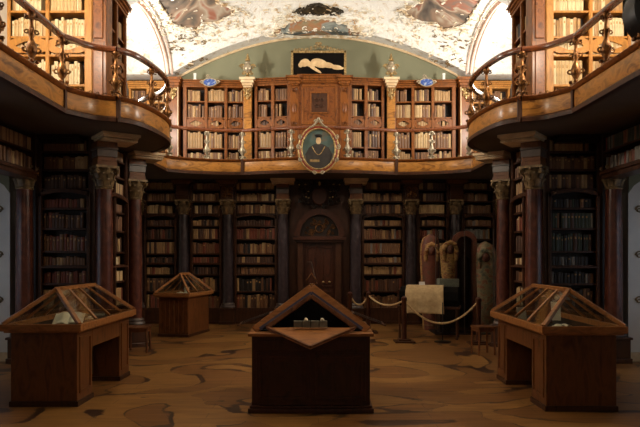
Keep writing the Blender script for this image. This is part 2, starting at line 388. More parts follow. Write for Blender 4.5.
# ------------------------------------------------------------------ galleries
GZ0, GZ1 = 3.72, 4.08
def spline(pts, n=6):
    out = []
    P = [pts[0]]+list(pts)+[pts[-1]]
    for i in range(1, len(P)-2):
        for j in range(n):
            t = j/n
            out.append(tuple(.5*((2*P[i][k])+(-P[i-1][k]+P[i+1][k])*t+(2*P[i-1][k]-5*P[i][k]+4*P[i+1][k]-P[i+2][k])*t*t+(-P[i-1][k]+3*P[i][k]-3*P[i+1][k]+P[i+2][k])*t**3) for k in (0,1)))
    out.append(tuple(pts[-1])); return out
def inset(path, d):
    out = []
    for i, p in enumerate(path):
        a = path[max(i-1,0)]; b = path[min(i+1,len(path)-1)]; v = Vector((b[0]-a[0], b[1]-a[1])).normalized()
        out.append((p[0]+v.y*d, p[1]-v.x*d))
    return out
def fascia_profile(s_):   # right-hand offset is towards the hall when s_=1
    return [(0,GZ0),(s_*.05,GZ0+.01),(s_*.055,GZ0+.05),(s_*.03,GZ0+.07),(s_*.03,GZ1-.07),(s_*.06,GZ1-.045),(s_*.065,GZ1),(-s_*.03,GZ1),(-s_*.03,GZ0)]
def fascia(parent, segs, s_):
    for sg in segs:
        f = MB().sweep(sg, [(s_*.03,GZ0+.065),(s_*.038,GZ0+.1),(s_*.038,GZ1-.1),(s_*.03,GZ1-.065),(-s_*.03,GZ1-.065),(-s_*.03,GZ0+.065)]).build('fascia_panel', M['fascia'], parent, smooth=True)
        MB().sweep(sg, [(s_*.0,GZ0-.02),(s_*.06,GZ0-.015),(s_*.065,GZ0+.04),(s_*.036,GZ0+.065),(-s_*.03,GZ0+.065),(-s_*.03,GZ0-.02)]).build('bottom_moulding', M['dark'], f, smooth=True)
        MB().sweep(sg, [(s_*.036,GZ1-.065),(s_*.06,GZ1-.05),(s_*.075,GZ1-.01),(s_*.07,GZ1),(-s_*.03,GZ1),(-s_*.03,GZ1-.065)]).build('top_moulding', M['panel'], f, smooth=True)
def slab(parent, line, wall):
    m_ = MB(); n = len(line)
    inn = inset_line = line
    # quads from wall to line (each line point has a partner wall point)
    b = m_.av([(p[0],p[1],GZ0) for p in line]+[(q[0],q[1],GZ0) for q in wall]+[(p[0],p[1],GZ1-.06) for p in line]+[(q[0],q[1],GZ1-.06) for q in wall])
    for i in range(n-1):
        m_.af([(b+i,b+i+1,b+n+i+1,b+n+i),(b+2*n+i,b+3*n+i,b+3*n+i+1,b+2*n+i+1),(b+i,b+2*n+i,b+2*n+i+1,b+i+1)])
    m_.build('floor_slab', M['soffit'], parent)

# baluster meshes (shared)
def baluster_mesh():
    m_ = MB()
    m_.lathe([(.05,0),(.05,.03),(.028,.05),(.022,.1),(.05,.16),(.058,.22),(.04,.29),(.02,.34),(.03,.38),(.034,.43),(.02,.5),(.018,.56),(.03,.6),(.045,.635),(.04,.66)], k=12)
    for a in range(4):
        t = a*PI/2+PI/4; ex = (math.cos(t), math.sin(t), 0)
        m_.scroll((ex[0]*.06, ex[1]*.06, .21), .045, ex, (0,0,1), .012, 1.3, 2.2)
        m_.scroll((ex[0]*.045, ex[1]*.045, .42), .035, ex, (0,0,1), .01, 1.3, 3.6, -1)
        m_.scroll((ex[0]*.05, ex[1]*.05, .6), .03, ex, (0,0,1), .01, 1.2, 1)
        m_.ball((ex[0]*.055, ex[1]*.055, .06), .025, 6)
    return m_
bal_proto = {}
def add_baluster(parent, x, y, mat, h=.66):
    if mat not in bal_proto:
        o = baluster_mesh().build('baluster', M[mat], parent, smooth=True); bal_proto[mat] = o
    else:
        o = bal_proto[mat].copy(); C.objects.link(o); o.parent = parent
    o.location = (x, y, GZ1); o.rotation_euler = (0,0,random.random()*1.5); o.scale = (1.2,1.2,1)
def handrail(parent, paths):
    for p in paths:
        q = [(a[0],a[1]) for a in p]
        MB().sweep(q, [(-.035,4.74),(-.045,4.765),(-.04,4.80),(-.02,4.82),(.02,4.82),(.04,4.80),(.045,4.765),(.035,4.74)]).build('handrail', M['rail'], parent, smooth=True)
def edge_scrolls(parent, path, mat, step=3):
    for i in range(0, len(path)-1, step):
        p = path[i]; d = Vector((path[i+1][0]-p[0], path[i+1][1]-p[1], 0)).normalized()
        MB().scroll((p[0],p[1],GZ1+.03), .036, d, (0,0,1), .01, 1.1, PI).build('gilt_edge_scroll', M[mat], parent, smooth=True)

bulge = [(3.0,9.19),(2.8,9.42),(2.68,9.92),(2.63,10.5),(2.7,11.06),(3.0,11.64),(3.36,12.0),(3.6,12.4)]
for s_ in (-1,1):
    n = side_name[s_]
    seg1 = [(3.58,4.6),(3.57,6.0),(3.56,8.62)]
    seg2 = spline([(3.56,8.62),(3.36,8.97),(3.2,9.12),(3.0,9.19)], 4)
    seg3 = spline(bulge, 6)
    seg4 = [(3.6,12.4),(3.6,13.4),(3.58,14.45)]
    segs = [[(s_*x, y) for x, y in sg] for sg in (seg1,seg2,seg3,seg4)]
    g = empty('gallery_balcony', (0,0,0), 0, 'walnut gallery balcony swelling round the %s-hand pier' % n, 'balcony')
    fascia(g, segs, -s_)
    line = []
    for sg in segs: line += sg if not line else sg[1:]
    slab(g, line, [(s_*5.1, p[1]) for p in line])
    MB().box(s_*3.50,s_*3.56,8.58,8.66,GZ0-.02,GZ1+.01).build('joint_block', M['dark'], g)
    MB().box(s_*2.93,s_*2.99,9.16,9.22,GZ0-.02,GZ1+.01).build('joint_block', M['dark'], g)
    b = empty('gallery_balustrade', (0,0,0), 0, 'curving handrail with ornate gilt bronze balusters on the %s-hand gallery' % n, 'balustrade')
    ins = [[(x-s_*0+(-s_)*(-.0), y) for x, y in sg] for sg in segs]
    handrail(b, ins)
    for x, y in ((3.58,5.6),(3.57,6.9),(3.565,7.72),(3.56,8.62),(3.0,9.19),(2.69,10.0),(2.7,11.06),(3.0,11.64),(3.6,12.5),(3.6,13.5),(3.58,14.35)):
        add_baluster(b, s_*x, y, 'bronze')
    edge_scrolls(b, [(s_*3.565, 7+.06*i) for i in range(27)]+segs[1]+segs[2], 'bronze', 2)
# end gallery
far_pts = [(-3.58,14.45),(-3.2,14.75),(-2.5,15.0),(-1.86,15.06)]
c_pts = [(-1.86,15.06),(-1.2,14.86),(-.6,14.74),(0,14.7),(.6,14.74),(1.2,14.86),(1.86,15.06)]
segs = [spline(far_pts,5), spline(c_pts,5), [(-x,y) for x,y in spline(far_pts,5)][::-1]]
g = empty('gallery_balcony', (0,0,0), 0, 'walnut gallery balcony running along the end wall under the oval portrait', 'balcony')
fascia(g, segs, 1)
line = segs[0]+segs[1][1:]+segs[2][1:]
slab(g, line, [(p[0]*1.0 if abs(p[0])<3.5 else math.copysign(3.58,p[0]), 16.6) for p in line])
jm = MB()
for x in (-1.86,1.86): jm.box(x-.035,x+.035,14.98,15.12,GZ0-.02,GZ1+.01)
jm.build('joint_block', M['dark'], g)
for s_ in (-1,1):   # corner slabs behind the piers
    MB().box(s_*3.58,s_*5.1,14.45,16.6,GZ0,GZ1-.06).build('floor_slab', M['soffit'], g)
b = empty('gallery_balustrade', (0,0,0), 0, 'slender handrail with gilt balusters along the end wall gallery', 'balustrade')
handrail(b, segs)
for x, y in ((-3.5,14.52),(-2.7,14.94),(-1.86,15.06),(-.66,14.75),(.66,14.75),(1.86,15.06),(2.7,14.94),(3.5,14.52)): add_baluster(b, x, y, 'silver')
edge_scrolls(b, line, 'gold', 4)

# ------------------------------------------------------------------ columns
def column_tree(shaft_mat, label, loc, rz=0, wide=False):
    r = empty('column', loc, rz, label, 'column')
    MB().box(-.21,.21,-.21,.21,0,.08).box(-.19,.19,-.19,.19,.08,.38).box(-.215,.215,-.215,.215,.38,.42).build('pedestal', M['dark'], r, bevel=.008)
    MB().lathe([(.19,.42),(.2,.44),(.19,.47),(.165,.49),(.175,.51),(.16,.535),(.145,.55)], k=24).build('base_moulding', M['greyband'], r, smooth=True)
    MB().lathe([(.14,.55),(.138,1.2),(.134,2.0),(.122,2.84)], k=24).build('shaft', shaft_mat, r, smooth=True)
    m_ = MB().lathe([(.13,2.82),(.145,2.84),(.125,2.86),(.125,2.95),(.14,3.08),(.17,3.15)], k=20)
    m_.box(-.19,.19,-.19,.19,3.16,3.2)
    for tier, (z, hgt, rad, cnt) in enumerate(((2.86,.13,.135,8),(2.94,.15,.145,8))):
        for i in range(cnt):
            t = 2*PI*(i+.5*tier)/cnt; ex = Vector((math.cos(t), math.sin(t), 0)); sd = Vector((-math.sin(t), math.cos(t), 0))
            P = [ex*(rad-.01)+Vector((0,0,z)), ex*(rad+.012)+Vector((0,0,z+hgt*.6)), ex*(rad+.045)+Vector((0,0,z+hgt)), ex*(rad+.06)+Vector((0,0,z+hgt*.8))]
            W = (.045,.05,.04,.015); b0 = m_.av([P[j]+sd*W[j]*q+ex*(.012 if q == 0 else 0) for j in range(4) for q in (-1,0,1)])
            m_.af([(b0+3*j+q, b0+3*j+q+1, b0+3*j+q+4, b0+3*j+q+3) for j in range(3) for q in (0,1)])
    for i in range(4):
        t = PI/4+i*PI/2; ex = (math.cos(t), math.sin(t), 0)
        m_.scroll((ex[0]*.2, ex[1]*.2, 3.11), .05, ex, (0,0,1), .02, 1.3, PI/2, -1)
        m_.ball((math.cos(t+PI/4)*.19, math.sin(t+PI/4)*.19, 3.15), .03, 6)
    m_.build('capital', M['stone'], r, smooth=True)
    return r
proto_red = column_tree(M['marble'], 'red marble column at the near corner of the left pier', (-3.52,10.2,0), math.radians(36), True)
def entab(r, kind):
    sg = (1 if r.location.x < 0 else -1) if abs(r.location.x) > 3 else 0; dx, dy = .17*sg, -.06*abs(sg)
    if kind == 'lit':
        e = MB().box(-.16,.16,-.16,.16,3.2,3.27).box(-.15,.15,-.15,.15,3.27,3.34).build('entablature', M['case'], r, bevel=.006)
        m_ = MB().box(-.16,.16,-.16,.16,3.34,3.46)
        m_.box(-.175,.175,-.175,.175,3.46,3.49); m_.build('marble_band', M['greyband'], r, bevel=.006)
        MB().box(-.16,.16,-.16,.16,3.49,3.585).build('frieze', M['case'], r)
        m_ = MB(); m_.T = Matrix.Translation((dx,dy,0)); m_.box(-.26,.26,-.26,.26,3.585,3.62)
        for i in range(13):
            q = -.25+.5*i/12
            m_.box(q-.011,q+.011,-.275,-.26,3.59,3.62).box(.26,.275,q-.011,q+.011,3.59,3.62).box(-.275,-.26,q-.011,q+.011,3.59,3.62)
        m_.build('dentil_moulding', M['cream'], r)
        MB().box(-.31+dx,.31+dx,-.31+dy,.31+dy,3.665,3.715).box(-.28+dx,.28+dx,-.28+dy,.28+dy,3.63,3.665).build('cornice_slab', M['cream'], r, bevel=.006)
    else:
        m_ = MB().box(-.16,.16,-.14,.16,3.2,3.55).box(-.19,.19,-.18,.16,3.55,3.6)
        m_.box(-.17,.17,-.16,.1,3.3,3.33); m_.build('entablature', M['dark'], r, bevel=.006)
        MB().box(-.27,.27,-.26,.16,3.63,3.7).box(-.23,.23,-.22,.16,3.6,3.63).build('cornice_slab', M['case'], r, bevel=.006)
        if kind == 'carved':
            m_ = MB()
            for q in (-1,1):
                m_.scroll((q*.07,-.17,3.45), .07, (q,0,0), (0,0,1), .018, 1.4, 0); m_.scroll((q*.06,-.17,3.3), .06, (q,0,0), (0,0,1), .016, 1.4, 2, -1)
            m_.ball((0,-.18,3.38), .05, 8, (1,.6,1.4)); m_.build('carved_bracket', M['bronze'], r, smooth=True)
base_children = list(proto_red.children)
spots = [  # x, y, rz, shaft, entab, label
 (3.52,10.2,-36,'marble','lit','red marble column at the near corner of the right pier'),
 (-3.56,12.0,36,'marble','lit','red marble column at the far corner of the left pier, partly behind its twin'),
 (3.56,12.0,-36,'marble','lit','red marble column at the far corner of the right pier, partly behind its twin'),
 (-4.83,10.2,0,'marble',None,'dark red column beside the left window niche, under the shelf of old books'),
 (4.83,10.2,0,'marble',None,'dark red column beside the right window niche, under the shelf of old books'),
 (-4.7,16.1,0,'bluemarble','plain','shadowed column on the end wall half hidden by the left pier'),
 (4.7,16.1,0,'bluemarble','plain','shadowed column on the end wall half hidden by the right pier'),
 (-3.52,16.1,0,'bluemarble','plain','shadowed violet column rising behind the small far display case'),
 (3.52,16.1,0,'bluemarble','plain','shadowed violet column on the end wall above the painted coffins'),
 (-2.37,16.1,0,'bluemarble','carved','violet column with carved bracket, second column left of the door'),
 (2.37,16.1,0,'bluemarble','carved','violet column with carved bracket, second column right of the door'),
 (-.93,15.95,0,'bluemarble','lit','violet marble column directly left of the carved door'),
 (.93,15.95,0,'bluemarble','lit','violet marble column directly right of the carved door')]
entab(proto_red, 'lit')
for x, y, rz, sm, en, lab in spots:
    r = empty('column', (x,y,0), math.radians(rz), lab, 'column')
    for ch in base_children:
        c = ch.copy(); C.objects.link(c); c.parent = r
        if c.name.startswith('shaft') and sm != 'marble':
            c.data = c.data.copy(); c.data.materials[0] = M[sm]
    if en: entab(r, en)

# ------------------------------------------------------------------ bookcases
BOOKS = []   # dict per book
def bookcase(name, label, loc, rz, w, z0, z1, depth, cols, rows, mat, pal, place, arch=None, band=None, cornice=None, plinth=0, fill=.93, colname=None, pil=None, rowname=None, bw=(.036,.07)):
    r = empty(name, (loc[0],loc[1],0), rz, label, 'bookcase')
    MT = Matrix.Translation((loc[0],loc[1],0)) @ Matrix.Rotation(rz, 4, 'Z')
    h = w/2
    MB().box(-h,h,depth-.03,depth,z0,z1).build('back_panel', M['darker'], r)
    MB().box(-h,-h+.03,.0,depth-.03,z0,z1).build('side_panel', mat, r)
    MB().box(h-.03,h,.0,depth-.03,z0,z1).build('side_panel', mat, r)
    # stiles: everything between columns
    xs = [-h]+[v for c in cols for v in c]+[h]
    for i in range(0, len(xs), 2):
        if xs[i+1]-xs[i] > .012:
            MB().box(xs[i],xs[i+1],-.02,.02,z0+plinth,z1).box(xs[i]+.012,xs[i+1]-.012,-.032,-.02,z0+plinth,z1).build('stile', mat, r, bevel=.004)
            if 0 < i < len(xs)-2: MB().box((xs[i]+xs[i+1])/2-.012,(xs[i]+xs[i+1])/2+.012,.02,depth-.03,z0,z1).build('partition', mat, r)
    for a, b_ in rows:
        MB().box(-h+.03,h-.03,.0,depth-.03,a-.035,a).build('shelf', mat, r, bevel=.003)
    if plinth: MB().box(-h,h,-.05,.02,z0,z0+plinth).box(-h,h,-.07,.02,z0,z0+.07).box(-h,h,-.065,.02,z0+plinth-.03,z0+plinth).build('plinth', mat, r, bevel=.004)
    if cornice:
        z = z1; mt = cornice[0]; q = cornice[1]
        c = MB()
        for dy, a, b_ in ((.04,-.16,-.10),(.06,-.10,-.05),(.1,-.05,0),(.14,0,.03)):
            c.box(-h-q,h+q,-dy,depth,z+a*.9,z+b_*.9)
        c.build('cornice', mt, r, bevel=.006)
    if band:   # pierced rail: a board with a scalloped oval opening
        for c0, c1 in cols:
            m_ = MB(); cx = (c0+c1)/2; rw = (c1-c0)/2; za, zb = band; cz = (za+zb)/2; rh = (zb-za)/2; n = 20
            inner = []; outer = []
            for i in range(n):
                t = 2*PI*i/n; q = 1+.12*math.cos(4*t)
                inner.append((cx+rw*.62*q*math.cos(t), cz+rh*.55*q*math.sin(t)))
                ct, st = math.cos(t), math.sin(t); k_ = 1/max(abs(ct), abs(st)); outer.append((cx+rw*ct*k_, cz+rh*st*k_))
            for yy in (-.012,.012):
                pass
            b0 = m_.av([(x,-.014,z) for x,z in inner]+[(x,-.014,z) for x,z in outer]+[(x,.012,z) for x,z in inner]+[(x,.012,z) for x,z in outer])
            for i in range(n):
                j = (i+1)%n; m_.af([(b0+i,b0+j,b0+n+j,b0+n+i),(b0+2*n+i,b0+3*n+i,b0+3*n+j,b0+2*n+j),(b0+i,b0+2*n+i,b0+2*n+j,b0+j)])
            m_.build('pierced_rail', mat, r)
    if arch:   # framed lower door opening with an arched head
        za, zb = arch; m_ = MB(); x0, x1 = cols[0][0]-.035, cols[-1][1]+.035
        m_.box(x0,x0+.05,-.07,-.03,za,zb-.06).box(x1-.05,x1,-.07,-.03,za,zb-.06).box(x0,x1,-.07,-.03,za,za+.05)
        n = 12
        for i in range(n):
            ta, tb = i/n, (i+1)/n; f = lambda t: zb-.1+.08*math.sin(PI*t)**.8
            xa, xb = x0+(x1-x0)*ta, x0+(x1-x0)*tb
            m_.prism([(xa,-.07,f(ta)-.03),(xb,-.07,f(tb)-.03),(xb,-.07,f(tb)+.035),(xa,-.07,f(ta)+.035)], (0,.045,0))
        m_.box(x0,x1,-.065,-.03,1.53,1.56)
        m_.build('arched_frame', mat, r, bevel=.004)
        if pil: pass
    for ci, (c0, c1) in enumerate(cols):
        for ri, (a, b_) in enumerate(rows):
            x = c0+.006; n = 0; rowh = b_-a-.03; base_h = rowh*random.uniform(fill-.06, fill+.08); pal_ = [1,2,3,2,3,4] if (len(rows) == 10 and ri >= 7) else pal; pm = random.choice(pal_); stop = c1-.006  # open top rows get paler books, painting in their brighter light
            if random.random() < .15: stop -= random.uniform(.04,.1)
            uni = random.random() < .35
            while x < stop-.03:
                bw_ = random.uniform(*bw)
                if x+bw_ > stop: break
                n += 1
                m_i = pm if random.random() < .6 else random.choice(pal_)
                hh = base_h if uni else min(rowh, base_h*random.uniform(.84,1.08))
                BOOKS.append(dict(T=MT, x=x+bw_/2, y=.025+(0 if uni else random.uniform(0,.03)), z=a, w=bw_*.94, h=hh, d=depth*.5, m=m_i, place=place,
                                  row=(rowname or rowdef)(ri, len(rows)), n=n, col=(colname[ci] if colname else '')))
                x += bw_
                if random.random() < .03: x += .03
    return r
ORD = ['zeroth','first','second','third','fourth','fifth','sixth','seventh','eighth','ninth','tenth','eleventh','twelfth','thirteenth','fourteenth','fifteenth','sixteenth','seventeenth','eighteenth','nineteenth','twentieth']
def ordn(n):
    if n <= 20: return ORD[n]
    return {2:'twenty-',3:'thirty-',4:'forty-'}[n//10]+ORD[n%10] if n%10 else {3:'thirtieth',4:'fortieth'}[n//10]
def rowdef(ri, n):
    k = n-ri
    return 'top row' if k == 1 else ('bottom row' if ri == 0 else ordn(k)+' row')

LR = [(.4,.78),(.84,1.22),(1.28,1.51),(1.58,1.76),(1.82,2.14),(2.2,2.5),(2.54,2.72),(2.86,3.12),(3.18,3.43),(3.48,3.7)]
UR = [(4.12,4.5),(4.55,5.0),(5.04,5.3),(5.34,5.71),(5.76,6.1)]
cream_p = [0,0,0,1,0,1,2]; far_p = [2,3,3,2,4,3,1]; low_p = [3,3,4,4,5,8,2]; lowL = [3,3,4,4,2,5]; lowR = [6,8,4,7,4,3,8,7]; lowR2 = [7,8,4,6,7]  # far_p paints weaker light as browner books, lowR paints in cool daylight
# pier cases, both sides
for s_ in (-1,1):
    n = side_name[s_]; rot = PI/2 if s_ < 0 else -PI/2
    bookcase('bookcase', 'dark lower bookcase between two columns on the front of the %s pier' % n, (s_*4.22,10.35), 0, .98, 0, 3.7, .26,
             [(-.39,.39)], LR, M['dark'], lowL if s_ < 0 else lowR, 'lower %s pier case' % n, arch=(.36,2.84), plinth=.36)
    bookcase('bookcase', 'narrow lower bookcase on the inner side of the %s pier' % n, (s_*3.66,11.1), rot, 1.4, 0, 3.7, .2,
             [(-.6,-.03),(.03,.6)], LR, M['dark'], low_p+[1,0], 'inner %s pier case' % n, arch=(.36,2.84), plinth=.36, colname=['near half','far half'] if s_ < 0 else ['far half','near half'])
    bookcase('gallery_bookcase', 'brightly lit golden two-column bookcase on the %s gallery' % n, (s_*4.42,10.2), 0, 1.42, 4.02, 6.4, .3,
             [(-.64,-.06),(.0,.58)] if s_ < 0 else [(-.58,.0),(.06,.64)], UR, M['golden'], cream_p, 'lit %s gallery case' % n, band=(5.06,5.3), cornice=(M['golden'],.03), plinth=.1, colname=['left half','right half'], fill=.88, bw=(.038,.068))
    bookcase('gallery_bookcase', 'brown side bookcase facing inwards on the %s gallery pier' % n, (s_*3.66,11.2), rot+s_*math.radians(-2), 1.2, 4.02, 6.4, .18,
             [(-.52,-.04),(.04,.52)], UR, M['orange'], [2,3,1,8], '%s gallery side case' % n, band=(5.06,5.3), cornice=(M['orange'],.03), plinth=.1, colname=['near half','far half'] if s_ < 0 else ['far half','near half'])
    # corner pilaster of the gallery case
    p = empty('corner_pilaster', (s_*3.62,10.36,0), 0, 'flat walnut pilaster at the corner of the %s-hand gallery bookcase' % n, 'pilaster')
    MB().box(-.13,.13,-.16,.14,4.02,6.4).build('shaft', M['orange'], p, bevel=.01)
    MB().box(-.08,.08,-.185,-.16,4.35,5.1).box(-.08,.08,-.185,-.16,5.3,6.2).build('raised_panel', M['panel'], p, bevel=.01)
    MB().box(-.15,.15,-.18,.15,4.02,4.2).box(-.14,.14,-.185,.15,5.14,5.25).build('base_block', M['orange'], p, bevel=.008)
    MB().box(s_*.13,s_*.2,-.17,-.05,4.02,6.4).build('gold_edge', M['golden'], p, bevel=.01)
    # shelves over the window niche
    rn = lambda ri, nn: ('upper row','lower row')[1-ri]
    bc = bookcase('wall_shelf', 'two long shelves of old books above the %s-hand window niche' % n, (s_*4.62,9.1), rot, 2.04, 3.08, 3.715, .26,
             [(-.99,.99)], [(3.13,3.39),(3.43,3.69)], M['dark'], [2,3,2,3,4,1] if s_ < 0 else [7,5,3,6,9,3], 'shelf over the %s window niche' % n, rowname=rn, fill=.9, bw=(.035,.06))
    m_ = MB().box(-1.02,1.02,-.06,.26,3.05,3.095).box(-1.02,1.02,-.03,.26,2.98,3.05); m_.build('shelf_moulding', M['dark'], bc, bevel=.006)
# dark cornice below the soffit
for s_ in (-1,1):
    n = side_name[s_]
    struct(MB().box(s_*3.92,s_*4.7,10.14,10.34,3.66,3.72).box(s_*3.9,s_*4.6,10.2,10.34,3.6,3.66).build('trim_%d' % (6+s_), M['darker']), 'dark cornice over the lower %s-hand pier bookcase' % n, 'trim')
# end wall, lower
for x0, x1, nm in ((-4.5,-3.74,'far left'),(-3.3,-2.58,'second from left'),(-2.16,-1.14,'beside the door on its left'),(1.14,2.16,'beside the door on its right'),(2.58,3.3,'second from right'),(3.74,4.5,'far right')):
    w = x1-x0
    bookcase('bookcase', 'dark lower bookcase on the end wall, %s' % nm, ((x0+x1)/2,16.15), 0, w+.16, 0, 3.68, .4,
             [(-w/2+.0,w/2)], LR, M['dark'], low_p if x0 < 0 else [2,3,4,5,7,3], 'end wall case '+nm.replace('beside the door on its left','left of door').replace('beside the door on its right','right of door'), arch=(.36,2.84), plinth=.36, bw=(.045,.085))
struct(MB().box(-4.6,4.6,15.98,16.15,3.66,3.72).build('trim_8', M['darker']), 'dark cornice under the end gallery', 'trim')
# end wall, upper
def rel(cols, c): return [(a-c, b-c) for a, b in cols]
for s_ in (-1,1):
    n = side_name[s_]
    cols = [(-3.42,-2.97),(-2.89,-2.46),(-2.38,-1.98)]; cols = cols if s_ < 0 else [(-b,-a) for a, b in cols][::-1]
    bookcase('gallery_bookcase', 'three-column walnut bookcase at the %s end of the far gallery' % n, (s_*2.72,16.1), -s_*math.radians(3), 1.6, 4.02, 6.25, .3, rel(cols, s_*2.72), UR, M['orange'], far_p,
             'far gallery case, %s end' % n, band=(5.06,5.3), cornice=(M['orange'],.02), plinth=.08, bw=(.045,.085), colname=['left column','middle column','right column'])
    cols = [(-1.6,-1.24),(-1.15,-.82)]; cols = cols if s_ < 0 else [(-b,-a) for a, b in cols][::-1]
    bookcase('gallery_bookcase', 'two-column walnut bookcase just %s of the centre panel on the far gallery' % n, (s_*1.2,15.98), s_*math.radians(8), .96, 4.02, 6.27, .3, rel(cols, s_*1.2), UR, M['orange'], far_p,
             'gallery case %s of centre' % n, band=(5.06,5.3), cornice=(M['orange'],.02), plinth=.08, bw=(.045,.085), colname=['left column','right column'])
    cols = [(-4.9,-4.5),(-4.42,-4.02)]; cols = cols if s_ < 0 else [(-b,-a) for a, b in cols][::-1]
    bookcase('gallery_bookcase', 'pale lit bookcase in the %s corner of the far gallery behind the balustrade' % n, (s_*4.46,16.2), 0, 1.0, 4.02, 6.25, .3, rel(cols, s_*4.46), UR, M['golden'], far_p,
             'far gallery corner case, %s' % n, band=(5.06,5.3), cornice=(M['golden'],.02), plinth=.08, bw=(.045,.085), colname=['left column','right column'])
    for x, y, wd, lab in ((1.84,15.98,.2,'narrow pale pilaster under the %s gilt urn on the far gallery' % n),(3.74,15.95,.28,'broad walnut corner pilaster at the %s end of the far gallery' % n),(.64,15.82,.22,'walnut pilaster on the %s edge of the centre panel, far gallery' % n)):
        p = empty('pilaster', (s_*x,y,0), 0, lab, 'pilaster')
        mt = M['fascia'] if x == 1.84 else M['orange']
        MB().box(-wd/2,wd/2,-.06,.3,4.02,6.06).build('shaft', mt, p, bevel=.008)
        m_ = MB()
        for i, (e, a, b_) in enumerate(((.0,6.06,6.1),(.03,6.1,6.17),(.06,6.17,6.24),(.1,6.24,6.3))): m_.box(-wd/2-e,wd/2+e,-.1-e,.3,a,b_)
        m_.build('cornice_block', M['cream'] if x == 1.84 else mt, p, bevel=.006)
        if x == 3.74:
            MB().box(-.14-.0,-.12,-.09,-.06,4.1,6.1).box(.12,.14,-.09,-.06,4.1,6.1).build('edge_strip', M['cream'], p)
        if x != .64:
            m_ = MB()
            for q in (-1,1):
                m_.scroll((q*.055,-.1,5.98), .055, (q,0,0), (0,0,1), .016, 1.4, 0); m_.scroll((q*.04,-.1,5.86), .045, (q,0,0), (0,0,1), .014, 1.4, 2, -1)
                m_.ball((q*.1,-.1,6.0), .025, 6)
            m_.ball((0,-.11,5.92), .04, 8, (1,.6,1.6)).ball((0,-.1,5.8), .03, 8, (1,.6,2)); m_.build('gilt_leaf_capital', M['gold'], p, smooth=True)
        else:
            for zz, RR in ((5.95,.07),(5.1,.06)): MB().scroll((0,-.09,zz), RR, (1,0,0), (0,0,1), .014, 1.3, 0).build('carved_scroll', M['panel'], p, smooth=True)
            MB().ball((0,-.08,5.5), .05, 8, (1,.4,3)).build('carved_drop', M['panel'], p, smooth=True)
# centre panel
p = empty('inlaid_wainscot', (0,15.8,0), 0, 'square inlaid walnut panel at the centre of the far gallery', 'panel')
MB().box(-.53,.53,0,.3,4.02,6.2).build('board', M['panel'], p)
m_ = MB().box(-.45,.45,-.02,0,5.1,5.16).box(-.45,.45,-.02,0,6.05,6.1).box(-.45,-.4,-.02,0,5.16,6.05).box(.4,.45,-.02,0,5.16,6.05); m_.build('outer_moulding', M['orange'], p, bevel=.005)
m_ = MB().box(-.24,.24,-.035,0,5.36,5.4).box(-.24,.24,-.035,0,5.88,5.92).box(-.24,-.2,-.035,0,5.4,5.88).box(.2,.24,-.035,0,5.4,5.88); m_.build('inner_moulding', M['orange'], p, bevel=.005)
MB().box(-.2,.2,-.02,0,5.4,5.88).build('burr_inlay', M['dark'], p)
m_ = MB()
for q in (-1,1):
    for z in (5.55,5.7): m_.scroll((q*.06,-.03,z), .05, (q,0,0), (0,0,1), .01, 1.3, 0)
m_.build('carved_relief', M['dark'], p, smooth=True)
m_ = MB()
for e, a, b_ in ((.0,6.14,6.18),(.03,6.18,6.24),(.07,6.24,6.30),(.1,6.30,6.33)): m_.box(-.56,.56,-.06-e,.3,a,b_)
m_.build('cornice', M['orange'], p, bevel=.006)
for s_ in (-1,1):   # gilt urns
    u = empty('gilt_urn', (s_*1.84,15.95,6.3), 0, 'gilded urn with scrolls standing on the %s pilaster of the far gallery cornice' % side_name[s_], 'ornament')
    MB().lathe([(.1,0),(.1,.03),(.05,.06),(.035,.1),(.05,.14)], k=16).build('foot', M['gold'], u, smooth=True)
    MB().lathe([(.04,.14),(.1,.2),(.12,.27),(.1,.34),(.06,.38),(.075,.41),(.05,.43)], k=16).build('body', M['silver'], u, smooth=True)
    m_ = MB().ball((0,0,.5), .05, 8).lathe([(.045,.5),(.035,.56),(.012,.64)], k=8).ball((.04,-.02,.47), .03, 6).ball((-.04,-.02,.47), .03, 6); m_.build('finial', M['gold'], u, smooth=True)
    for q in (-1,1):
        m_ = MB().scroll((q*.13,-.02,.3), .07, (q,0,0), (0,0,1), .018, 1.4, 0); m_.scroll((q*.09,-.04,.14), .05, (q,0,0), (0,0,1), .014, 1.4, 0, -1); m_.build('handle', M['gold'], u, smooth=True)
    # blue cartouche
    c = empty('blue_cartouche', (s_*2.77-.03,15.9,6.19), 0, 'small blue oval shield on the %s part of the far cornice' % side_name[s_], 'shield')
    MB().prism([(.17*math.cos(t),0,.09*math.sin(t)) for t in [2*PI*i/24 for i in range(24)]], (0,.03,0)).build('shield_face', M['blue'], c)
    m_ = MB().tube([(.18*math.cos(t),-.005,.1*math.sin(t)) for t in [2*PI*i/24 for i in range(24)]], .014, 6, True)
    for q in (-1,1): m_.scroll((q*.2,0,0), .05, (q,0,0), (0,0,1), .014, 1.2)
    m_.scroll((-.06,0,.15), .05, (1,0,0), (0,0,1), .014, 1.2).ball((0,0,.12), .03, 6); m_.build('scroll_frame', M['silver'], c, smooth=True)
    q = 3.2
    o = MB().box(-.04,.04,-.03,.03,0,.02).box(-.03,.03,-.02,.02,.02,.17).box(-.034,.034,-.024,.024,.12,.17).build('white_sensor_box', M['white']); o.location = (s_*q,16.0,6.28)
    tag(o, 'small white box on the far cornice, %s of the %s blue shield' % (('left','left') if s_ < 0 else ('right','right')), 'box')

